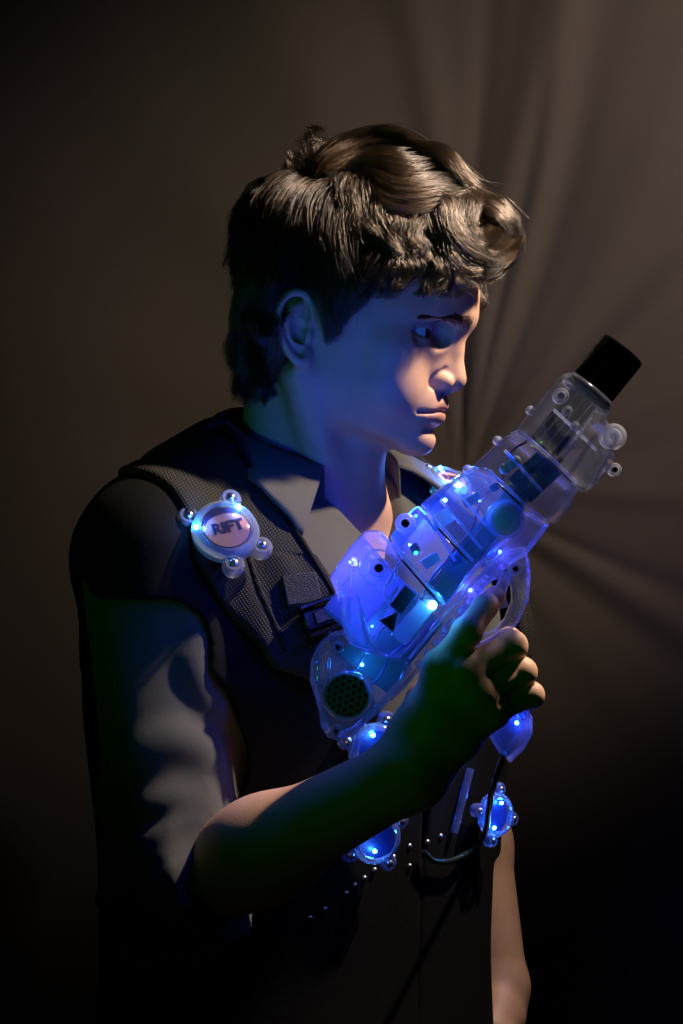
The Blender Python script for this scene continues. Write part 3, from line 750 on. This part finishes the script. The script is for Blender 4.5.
fam([[(362, 230), (352, 258), (340, 288), (332, 318), (330, 346)], [(378, 236), (370, 262), (356, 284), (346, 304), (338, 330)], [(396, 244), (390, 268), (378, 284), (362, 296)], [(412, 246), (412, 270), (404, 284), (390, 296)]], 2600, .006, .003)
fam([[(330, 170), (312, 205), (308, 250), (320, 292), (327, 320), (328, 346)], [(345, 175), (334, 210), (330, 250), (336, 285), (334, 316)], [(355, 190), (350, 225), (350, 258), (352, 284), (345, 304)]], 3000, .008, .003)
fam([[(290, 160), (266, 184), (250, 215), (242, 250), (238, 285), (240, 318)], [(300, 168), (280, 196), (264, 230), (256, 268), (252, 305), (248, 340)], [(314, 172), (296, 205), (280, 245), (276, 285), (260, 325), (258, 360)], [(322, 178), (304, 212), (290, 245), (284, 272), (276, 288)]], 4600, .009, .005)
fam([[(240, 270), (233, 300), (236, 330), (230, 352), (240, 372), (238, 394)], [(252, 280), (246, 315), (248, 345), (244, 370), (250, 398)], [(266, 290), (262, 330), (262, 362), (256, 384), (262, 402)], [(268, 300), (264, 335), (266, 360), (264, 384), (272, 400)]], 3600, .007, .010)
fam([[(290, 168), (262, 180), (244, 205), (238, 235), (234, 262)], [(275, 176), (252, 200), (240, 232), (236, 266), (232, 290)]], 700, .006, .006)
fam([[(316, 158), (306, 146), (304, 134), (312, 128), (320, 134)], [(322, 154), (314, 142), (316, 132), (324, 130)], [(300, 164), (292, 156), (288, 162), (284, 172)], [(310, 170), (292, 168), (276, 176), (262, 190)]], 420, .006, .004, 0, False)
fam([[(350, 195), (366, 222), (380, 246), (388, 268)], [(376, 196), (392, 222), (404, 246), (408, 268)], [(404, 196), (418, 222), (428, 246), (430, 266)], [(430, 200), (440, 224), (450, 248), (452, 268)]], 3000, .006, .003, -.004)
rs = np.random.RandomState(11); NS = 13; AP = []; AR_ = []
def resamp(G, n):
    s = np.concatenate([[0], np.cumsum(np.linalg.norm(np.diff(G, axis=0), axis=1))]); t = np.linspace(0, s[-1], n); return np.stack([np.interp(t, s, G[:, k]) for k in range(3)], 1)
MIR = []
for fi, (guides, per, R, wave, lift, both) in enumerate(fams):
    GG = []
    for g in guides:
        c2 = cr([(a, b, 0) for a, b in g], 4)[:, :2]; pts = []; nn = []
        for a, b in c2: p, n = onhair(a, b, 0); pts.append(p); nn.append(n)
        pts = np.array(pts); nn = np.array(nn); t = np.linspace(0, 1, len(pts))[:, None]
        for _ in range(3): pts[1:-1] = (pts[:-2]+2*pts[1:-1]+pts[2:])/4
        pts = pts-nn*(.016*np.exp(-t/.10)); GG.append((resamp(pts, NS), nn[np.linspace(0, len(nn)-1, NS).astype(int)]))
    # locks
    nl = max(6, per//60)
    for L_ in range(nl):
        u = (L_+rs.uniform(.0, 1))/nl*(len(GG)-1); i = min(int(u), len(GG)-2); w = u-i
        G = GG[i][0]*(1-w)+GG[i+1][0]*w; Nn = GG[i][1]*(1-w)+GG[i+1][1]*w
        t = np.linspace(0, 1, NS); T = np.gradient(G, axis=0); T /= np.linalg.norm(T, axis=1)[:, None]; B_ = np.cross(T, Nn); B_ /= np.linalg.norm(B_, axis=1)[:, None]+1e-9
        ph, fr, am = rs.uniform(0, 6.3), rs.uniform(1.2, 2.6), wave*rs.uniform(.4, 1.3)
        G = G+Nn*(lift*np.clip(t*3, 0, 1))[:, None]+B_*(am*np.sin(ph+fr*6.3*t)*t)[:, None]+Nn*(rs.uniform(-.008, .004)+am*.8*np.cos(ph*1.7+fr*6.3*t)*t)[:, None]
        k = per//nl; off = rs.normal(0, 1, (k, 2)); off /= np.maximum(1, np.linalg.norm(off, axis=1)/1.6)[:, None]
        env = R*(.25+.75*np.sin(np.pi*np.clip(t*.85+.12, 0, 1)))*(1-.45*t); tw = rs.uniform(-1, 1)*2.5*t
        ca, sa = np.cos(tw), np.sin(tw); o1 = off[:, :1]*ca-off[:, 1:]*sa; o2 = off[:, :1]*sa+off[:, 1:]*ca
        fz = rs.normal(0, .0012, (k, 2, 1))*np.sin(rs.uniform(1, 4, (k, 2, 1))*3.1*t+rs.uniform(0, 6, (k, 2, 1)))
        # a few strays leave the lock
        stray = (rs.rand(k) < .05)[:, None]*rs.normal(0, .0045, (k, 1))*t**2; sc = np.where(rs.rand(k) < .5, 1, rs.uniform(.7, 1.0, k))
        P = G[None]+B_[None]*(o1*env+fz[:, 0]+stray)[..., None]+Nn[None]*(o2*env*.55+fz[:, 1]+np.abs(stray)*.8)[..., None]
        # trim lengths
        for q in np.nonzero(sc < 1)[0]:
            tt = t*sc[q]; P[q] = np.stack([np.interp(tt, t, P[q][:, c]) for c in range(3)], 1)
        AP.append(P); MIR.append(np.full(len(P), both))
AP = np.concatenate(AP); log('strands %d' % len(AP))
# the far side mirrors the near side
hl = (AP.reshape(-1, 3)-HO)@RM; hl[:, 1] *= -1; MP = (hl@RM.T+HO).reshape(AP.shape)+rs.normal(0, .0006, (len(AP), 1, 3)); MP = MP[(rs.rand(len(MP)) < .8) & np.concatenate(MIR)]
bk = (AP.reshape(-1, 3)-HO)@RM; bk = bk.reshape(AP.shape); pick = (bk[:, :, 0].mean(1) < -.028) & (rs.rand(len(bk)) < .75); bk = bk[pick]
sg_ = np.where(rs.rand(len(bk)) < .5, -1, 1)[:, None]*rs.uniform(.05, .6, (len(bk), 1)); bk[:, :, 0] -= .010*(1-np.abs(sg_)); bk[:, :, 1] *= sg_
BK = (bk.reshape(-1, 3)@RM.T+HO).reshape(bk.shape)
ALL = np.concatenate([AP, MP, BK])
def strands(name, P, r0, m, par):
    cu = bpy.data.hair_curves.new(name); cu.add_curves([P.shape[1]]*len(P)); cu.position_data.foreach_set('vector', P.astype(f32).ravel())
    at = cu.attributes.get('radius') or cu.attributes.new('radius', 'FLOAT', 'POINT'); rr = np.tile(r0*(1-.75*np.linspace(0, 1, P.shape[1])**2), len(P)).astype(f32); at.data.foreach_set('value', rr)
    cu.materials.append(m); o = bpy.data.objects.new(name, cu); link(o, par); fit(o, par); return o
strands('hair_lock', ALL, .00016, M_hair, UND)['kind'] = 'stuff'
def brow(sg):
    n = 900; P = np.zeros((n, 6, 3)); u = rs.rand(n)
    x_ = np.interp(u, [0, .5, 1], [117, 106, 84]); a_ = np.interp(u, [0, .5, 1], [9, 29, 49]); z_ = np.interp(u, [0, .5, .75, 1], [13.0, 16.0, 17.0, 14.5])+rs.normal(0, 1.9, n)*np.interp(u, [0, 1], [1.2, .5])
    for i in range(n):
        p = from_head((x_[i]+8, sg*a_[i]*1.05, z_[i])); q = from_head((x_[i]-40, sg*a_[i]*.6, z_[i])); ts = np.linspace(0, 1, 60)[:, None]; pp = (p+(q-p)*ts).astype(f32)
        D = G_head(pp); k = int(np.argmax(D < .0004)); s0 = pp[k].astype(float); dr = RM@np.array([-.62, sg*.75, np.interp(u[i], [0, .3, 1], [.7, .25, -.35])]); dr /= np.linalg.norm(dr)
        ou = (p-q)/np.linalg.norm(p-q)
        for j in range(6): t = j/5; P[i, j] = s0+dr*.0075*t+ou*(.0012*math.sin(t*2.6))
    strands('eyebrow', P, .00013, M_hair, MAN)
brow(-1); brow(1); log('brow')
# ---------------------------------------------------------------- blaster
GD = -.237                                     # the blaster stands in a plane this far in front of the chest
def gx(px, py): p = W(px, py, GD); return (p[0], p[2])
AX0 = np.array(gx(590, 392)); AXd = np.array(gx(624, 350))-AX0; AXd /= np.linalg.norm(AXd); AXn = np.array([AXd[1], -AXd[0]])
A3 = np.array([AXd[0], 0, AXd[1]]); N3 = np.array([AXn[0], 0, AXn[1]]); Y3 = np.array([0, -1., 0])
def g3(px, py, near=0): p = W(px, py, GD); p[1] -= near; return p
GUN = empty('toy_blaster', g3(470, 620), 'transparent plastic toy blaster with black muzzle and glowing blue inside, held upright', 'toy blaster')
def axv(P): return (P[..., 0]-f32(AX0[0]))*f32(AXn[0])+(P[..., 2]-f32(AX0[1]))*f32(AXn[1])
def gpart(name, px, T, rnd, m, parent, R=None, vc=0.0, y0=0.0, hole=None, h=.0018, extra=None):
    poly = [gx(*q) for q in px]; pa = np.array(poly); lo = pa.min(0)-.012; hi = pa.max(0)+.012; TT = (R or T)+.012
    def f(P):
        P = np.asarray(P, f32); d2 = poly2(P[..., 0], P[..., 2], poly); y = P[..., 1]-f32(GD+y0)
        side = (np.sqrt((axv(P)-f32(vc))**2+y*y)-f32(R)) if R else np.abs(y)-f32(T)
        d = smax(d2, side, rnd)
        if hole: 
            for q in hole: d = smax(d, -poly2(P[..., 0], P[..., 2], [gx(*k) for k in q]), .003)
        if extra is not None: d = extra(P, d)
        return d
    V, Q = nets(f, (lo[0], GD+y0-TT, lo[1]), (hi[0], GD+y0+TT, hi[1]), h); V = relax(f, V, h, 1)
    return mk(name, V, Q, m, parent)
P_FR2 = [(514, 431), (528, 411), (545, 393), (560, 376), (570, 375), (588, 389), (606, 405), (600, 422), (606, 428), (617, 436), (613, 446), (609, 450), (619, 462), (612, 472), (618, 480), (608, 492), (592, 500), (576, 487), (546, 460)]
P_FR1 = [(487, 452), (497, 441), (512, 433), (544, 462), (574, 489), (566, 510), (552, 524), (536, 516), (522, 505), (504, 488), (486, 473), (470, 468)]
P_MD2 = [(421, 504), (442, 487), (467, 470), (485, 475), (503, 490), (521, 507), (514, 522), (498, 540), (486, 556), (470, 562), (446, 535)]
P_MD1 = [(392, 541), (383, 535), (383, 524), (393, 514), (406, 509), (419, 505), (444, 537), (468, 563), (456, 585), (443, 601), (420, 575)]
P_REC = [(390, 542), (380, 530), (364, 531), (350, 547), (330, 576), (336, 592), (342, 612), (345, 636), (362, 650), (385, 655), (400, 655), (420, 630), (441, 603), (418, 577)]
P_BUT = [(345, 630), (330, 634), (318, 645), (311, 660), (310, 678), (315, 694), (319, 708), (321, 724), (328, 734), (340, 738), (353, 733), (364, 722), (380, 708), (396, 690), (412, 666), (402, 654), (372, 648)]
P_LOW = [(402, 690), (390, 700), (402, 664), (424, 632), (445, 603), (470, 565), (488, 556), (500, 541), (516, 524), (524, 510), (548, 524), (540, 536), (524, 556), (506, 566), (486, 584), (462, 616), (446, 640), (424, 664)]
P_GRD = [(500, 550), (524, 546), (529, 560), (530, 580), (528, 600), (518, 622), (502, 640), (484, 648), (470, 644), (456, 632), (458, 612), (474, 584), (486, 566)]
H_GRD = [(484, 588), (492, 580), (503, 578), (511, 586), (512, 600), (505, 618), (494, 630), (482, 634), (474, 626), (475, 606)]
P_GRP = [(448, 618), (470, 630), (482, 644), (500, 668), (518, 694), (532, 716), (532, 732), (524, 748), (510, 762), (498, 752), (482, 726), (462, 690), (444, 660), (436, 640)]
gpart('muzzle_housing', P_FR2, .03, .006, M_shell, GUN, R=.040, vc=.002)
gpart('barrel_housing', P_FR1, .03, .004, M_shell, GUN, R=.043, vc=.002)
gpart('forward_housing', P_MD2, .03, .004, M_shell2, GUN, R=.042, vc=-.002)
gpart('middle_housing', P_MD1, .03, .004, M_shell2, GUN, R=.041, vc=-.002)
RECV = gpart('receiver_housing', P_REC, .029, .006, M_shell2, GUN)
BUTT = gpart('butt_housing', P_BUT, .026, .007, M_shell2, GUN)
LOWR = gpart('lower_rail', P_LOW, .017, .006, M_shell2, GUN)
gpart('trigger_guard', P_GRD, .010, .005, M_shell2, GUN, hole=[H_GRD])
gpart('grip', P_GRP, .0135, .009, M_shell2, GUN)
log('gun shells')
# black muzzle and the dark tube behind it
c0 = g3(587, 394); L_ = np.linalg.norm(g3(624, 350)-g3(590, 392))
r_ = .0165
MB().lathe(c0, A3, [(.001, -.002), (r_, -.002), (r_+.0002, .001), (r_, .004), (r_, L_+.0005), (r_-.0008, L_+.0022), (r_-.0022, L_+.0024), (r_-.0026, L_+.0010), (r_-.003, L_-.020), (.0005, L_-.021)], 64).build('muzzle', M_black, GUN)
MB().lathe(c0-A3*.0025, A3, [(.012, -.001), (.0185, -.001), (.0195, .0005), (.0190, .003), (.0162, .0038)], 64).build('muzzle_collar', M_ring, GUN)
b = MB().lathe(c0, A3, [(.0004, -.047), (.0095, -.047), (.0110, -.044), (.0110, -.004), (.0004, -.004)], 40); TUB = b.build('inner_tube', M_blackm, GUN)
for k in range(-2, 3): a = k*.42-1.0; e = N3*math.sin(k*.5)+Y3*math.cos(k*.5); MB().tube([c0-A3*.044+e*.0116, c0-A3*.004+e*.0116], .0007, 6).build('tube_rib', M_steel, TUB)
# seams: clear ridge with a dark line along its foot, following the round housing
def arc(a, b, R, vc, n=26, lift=.0006):
    a = g3(*a); b = g3(*b); pts = []
    for i in range(n):
        t = i/(n-1); p = a*(1-t)+b*t; v = float(axv(p[None].astype(f32))[0])-vc; h = math.sqrt(max(R*R-v*v, 1e-8)); pts.append(p+Y3*(h+lift))
    return pts
M_seam = mat('seam_line', (.01, .01, .02), .4)
for a, b_, R, vc in (((516, 434), (572, 484), .040, .002), ((486, 474), (520, 505), .042, -.001), ((421, 507), (469, 560), .041, -.002), ((391, 543), (441, 601), .041, -.002)):
    P_ = arc(a, b_, R, vc); o = MB().tube(P_, .0011, 8).build('seam_ridge', M_ring, GUN)
    MB().tube([p+A3*-.0022 for p in P_[len(P_)//4:-2]], .0007, 6).build('seam_line', M_seam, o)
# screws in clear bosses
def screw(px, py, near, R, parent=GUN, dark=True, ring2=False):
    p = g3(px, py, near); b = MB().lathe(p, Y3, [(R*.35, -.010), (R, -.010), (R, .0002), (R*.88, .0012), (R*.62, .0012), (R*.58, -.001), (R*.3, -.001)], 36); o = b.build('screw_boss', M_ring, parent)
    if ring2: MB().torus(p+Y3*.0008, Y3, R*1.75, .0008).build('boss_ring', M_ring, o)
    s_ = MB().lathe(p, Y3, [(R*.42, -.002), (R*.44, .0006), (R*.34, .0014), (R*.17, .0014), (R*.15, .0002), (.0001, .0002)], 24).build('screw', M_screwh if dark else M_steel, o)
screw(378, 567, .029, .0068, RECV, True, True); screw(404, 523, .030, .0066, GUN); screw(338, 645, .026, .0040, BUTT); screw(336, 727, .026, .0038, BUTT)
screw(557, 398, .027, .0052); screw(514, 568, .012, .0048); screw(612, 470, .015, .0044, GUN); screw(563, 413, .030, .0034); screw(569, 428, .036, .0030, GUN, False)
# round lug with rings on the front lower edge
p = g3(612, 437, .004); o = MB().lathe(p, Y3, [(.0005, -.010), (.0085, -.010), (.0088, .004), (.0070, .0056), (.0052, .0050), (.0048, .002), (.0030, .002), (.0026, .005), (.0003, .0055)], 36).build('front_lug', M_ring, GUN)
# bumps on the top edge
for a, b_ in ((530, 411), (497, 441), (467, 470)): MB().sphere(g3(a, b_, .004), .0034, 18, 12).build('alignment_pin', M_ring, GUN)
# clear ball lens in a socket
p = g3(501, 519, .034); o = MB().torus(p, Y3, .0112, .0016).build('lens_socket', M_ring, GUN); MB().sphere(p+Y3*.002, (.0105, .009, .0105), 32, 20).build('ball_lens', M_glass, o)
# loudspeaker behind a pierced grille
p = g3(347, 692, .0265); SPK = MB().lathe(p, Y3, [(.0135, -.002), (.0135, .0012), (.0150, .0024), (.0162, .0012), (.0165, -.002)], 48).build('speaker_grille', M_ring, GUN)
MB().lathe(p, Y3, [(.0004, -.003), (.0138, -.003), (.0138, -.0005), (.0004, -.0005)], 40).build('speaker_cone', M_blackm, SPK)
k = 0
for i in range(-3, 4):
    for j in range(-3, 4):
        u_, w_ = (i+.5*(j % 2))*.0046, j*.0040
        if u_*u_+w_*w_ < .0125**2: MB().torus(p+N3*u_+A3*w_+Y3*.0008, Y3, .0022, .00055, 16, 6).build('grille_ring', M_grl, SPK)
# trigger, electronics, printed plates
b = MB(); b.tube(cr([g3(507, 572), g3(503, 584), g3(500, 596), g3(503, 608)], 5), [.0040]*16, 10); b.build('trigger', M_ring, GUN)
def slab(name, px, py, w, h, t, near, ang, m, parent=GUN, bevel=.0006):
    a = math.radians(ang); e1 = A3*math.cos(a)+N3*math.sin(a); e2 = -A3*math.sin(a)+N3*math.cos(a)
    return MB().box(g3(px, py, near), e1*w/2, e2*h/2, Y3*t/2).build(name, m, parent, False, bevel)
slab('rating_plate', 402, 598, .0165, .0100, .0006, .0296, 0, M_plate, RECV)
for i in range(5): slab('plate_line', 402, 598, .0140, .0006, .0003, .0300, 0, M_plate2, RECV).location += Vector(N3*(.0018*(i-2)))
t0 = g3(390, 618, .0296); mk('warning_triangle', [t0+A3*.007, t0-A3*.005+N3*.006, t0-A3*.005-N3*.006, t0+A3*.007-Y3*.0006, t0-A3*.005+N3*.006-Y3*.0006, t0-A3*.005-N3*.006-Y3*.0006], [(0, 1, 2), (5, 4, 3), (0, 3, 4, 1), (1, 4, 5, 2), (2, 5, 3, 0)], M_plate2, RECV, False)
slab('circuit_board', 480, 540, .100, .016, .0016, .004, 0, M_pcb)
slab('circuit_board', 534, 476, .030, .022, .0016, .010, 8, M_pcb)
slab('main_board', 392, 640, .060, .040, .0016, -.004, 0, M_pcb)
slab('battery_box', 372, 604, .050, .046, .012, -.018, 0, M_boxb, GUN, .003)
b = MB()
for i in range(3): b.sphere(g3(501+i*5.5, 470-i*4, .030), (.0036, .003, .0036), 16, 10)
b.build('light_diffuser', M_white, GUN)
for (a, b_, w, h, n_) in ((470, 500, .012, .006, .020), (492, 488, .006, .005, .018), (545, 470, .010, .008, .016), (556, 462, .006, .004, .018), (455, 560, .008, .006, .020), (430, 560, .012, .007, .016), (414, 548, .006, .006, .012), (440, 520, .016, .010, .004)):
    slab('chip', a, b_, w, h, .003, n_, 20, M_blackm if (a+b_) % 3 else M_white)
# wiring seen through the shell
WR = [([(530, 440), (510, 452), (500, 480), (480, 500), (470, 530), (448, 556), (430, 590), (404, 620)], (.30, .02, .02)), ([(548, 452), (520, 480), (508, 505), (484, 520), (462, 548), (436, 570), (420, 600), (398, 640)], (.02, .02, .03)),
      ([(400, 560), (384, 590), (392, 612), (372, 640), (356, 668)], (.5, .5, .5)), ([(412, 640), (392, 652), (378, 676), (362, 690)], (.02, .02, .25))]
for i, (pts, c) in enumerate(WR): MB().tube(cr([g3(a, b_, .014+.004*math.sin(a)) for a, b_ in pts], 5), .0009, 6).build('wire', mat('wire_sheath', c, .4), GUN)
# moulded ribs and struts inside the clear shell
for a, b_, n_ in (((352, 560), (348, 612), .026), ((345, 612), (372, 636), .026), ((366, 545), (402, 582), .024), ((402, 582), (372, 640), .024), ((360, 606), (366, 640), .029), ((366, 640), (398, 600), .022), ((425, 512), (452, 560), .036), ((438, 500), (478, 548), .037),
                  ((452, 490), (490, 534), .036), ((500, 452), (536, 492), .040), ((404, 652), (470, 572), .017), ((408, 657), (476, 576), .0175), ((470, 572), (500, 541), .017), ((476, 578), (506, 545), .0175), ((528, 508), (545, 524), .016), ((548, 412), (590, 452), .036),
                  ((585, 420), (560, 452), .034), ((600, 470), (582, 490), .024), ((330, 655), (326, 700), .025), ((500, 676), (522, 716), .0135), ((518, 722), (506, 752), .0135)):
    MB().tube(cr([g3(*a, n_), g3((a[0]+b_[0])/2, (a[1]+b_[1])/2, n_+.001), g3(*b_, n_)], 4), .0010, 6).build('moulded_rib', M_ring, GUN)
# tab of the rear slide
gpart('rear_slide', [(340, 596), (348, 592), (358, 594), (364, 612), (370, 634), (378, 646), (366, 648), (350, 642), (342, 622)], .006, .003, M_ring, GUN, y0=-.026, h=.0014)
# sights and teeth under the rail
for i in range(9):
    t = i/8; MB().sphere(g3(418+66*t, 662-84*t, .015), .0026, 12, 8).build('rail_stud', M_ring, LOWR)
def glow(px, py, near, power, col=(.02, .13, 1), size=.0026, m=None, par=GUN, nm='led'):  # bead with lamp: cyan ones are LEDs, default blue ones are added fill
    p = g3(px, py, near); MB().sphere(p, size, 16, 10).build(nm, m or M_glow, par); light_pt('blaster_glow', p+Y3*(size+.004), power, col, .004)
glow(430, 603, .033, .014, (.03, .20, 1), .0030, M_ledc)
glow(446, 500, -.012, .10, (.008, .06, 1), .0014)  # this and the blue beads below are added to light jaw, collar and shell
glow(418, 516, -.036, .50, (.004, .04, 1), .0012)
glow(410, 545, -.006, .18, (.01, .08, 1), .0009)
glow(478, 500, .016, .05, (.03, .12, 1), .0012)
glow(350, 562, .004, .20, (.06, .07, 1), .0007)
glow(372, 626, .004, .04, (.02, .10, 1), .0007)
slab('light_guide', 411, 620, .030, .012, .004, .028, 0, M_ring, RECV, .001)  # added bar that catches the LED's light and widens its glow
glow(470, 590, .002, .020, (.10, .08, 1), .0012)
glow(500, 552, .002, .022, (.12, .10, 1), .0012)
glow(362, 664, .006, .020, (.01, .20, 1), .0012)
glow(516, 722, .006, .02, (.01, .03, 1), .0014)
glow(456, 486, .030, .02, (.03, .20, 1), .0018, M_ledc)
MB().sphere(g3(414, 552, .034), .0012, 12, 8).build('green_led', M_ledg, GUN)
log('gun')
# ---------------------------------------------------------------- sensors low on the vest, studs and cord
M_ring_keep = M_ring; M_ring = clear('clear_blue_plastic', (.75, .8, 1), .35, (.35, .45, .9))
pod(366, 748, .0200, .010, ang=0, leds=((105, .012),), light=.02, label=False, lobes=(70, 160, 250, 340), tilt=(-.1, -.95, .2), nmix=.5)
pod(366, 834, .0190, .008, ang=0, leds=((265, .010),), light=.015, label=False, lobes=(300, 210, 30, 120), tilt=(.1, -.95, -.1), nmix=.5)
pod(478, 812, .0170, .012, ang=0, leds=((60, .012), (250, .012)), light=.025, label=False, lobes=(75, 165, 255, 345), tilt=(.5, -.8, .1), nmix=.6)
for a, b_ in ((346, 893), (355, 885), (364, 878), (374, 870), (393, 857), (409, 846), (409, 866), (427, 842), (325, 909), (440, 836), (310, 918)):
    p, n = onvest(a, b_, .0005); MB().lathe(p, n, [(.0022, -.001), (.0022, .0006), (.0014, .0016), (.0001, .0019)], 14).build('stud', M_steel, VEST)
pts = [onvest(a, b_, .004)[0] for a, b_ in ((466, 768), (460, 792), (455, 812), (450, 832))]
MB().tube(cr(pts, 5), .0030, 8).build('clear_edge_strip', M_ring, VEST)
p, n = onvest(466, 790, .018); light_pt('sensor_glow', p, .004, (.02, .05, 1), .003)  # added lamp that makes the clear strip shine blue
M_ring = M_ring_keep
pts = [g3(505, 752, 0), W(492, 790, -.20), onvest(470, 835, .012)[0], onvest(450, 856, .008)[0], onvest(430, 860, .006)[0], onvest(418, 850, .005)[0]]
o = MB().tube(cr(pts, 12), .0022, 10).build('cord', mat('cord_rubber', (.01, .02, .01), .25), None); o['label'] = 'thin black cord looping from the blaster grip down to the vest'; o['category'] = 'cord'
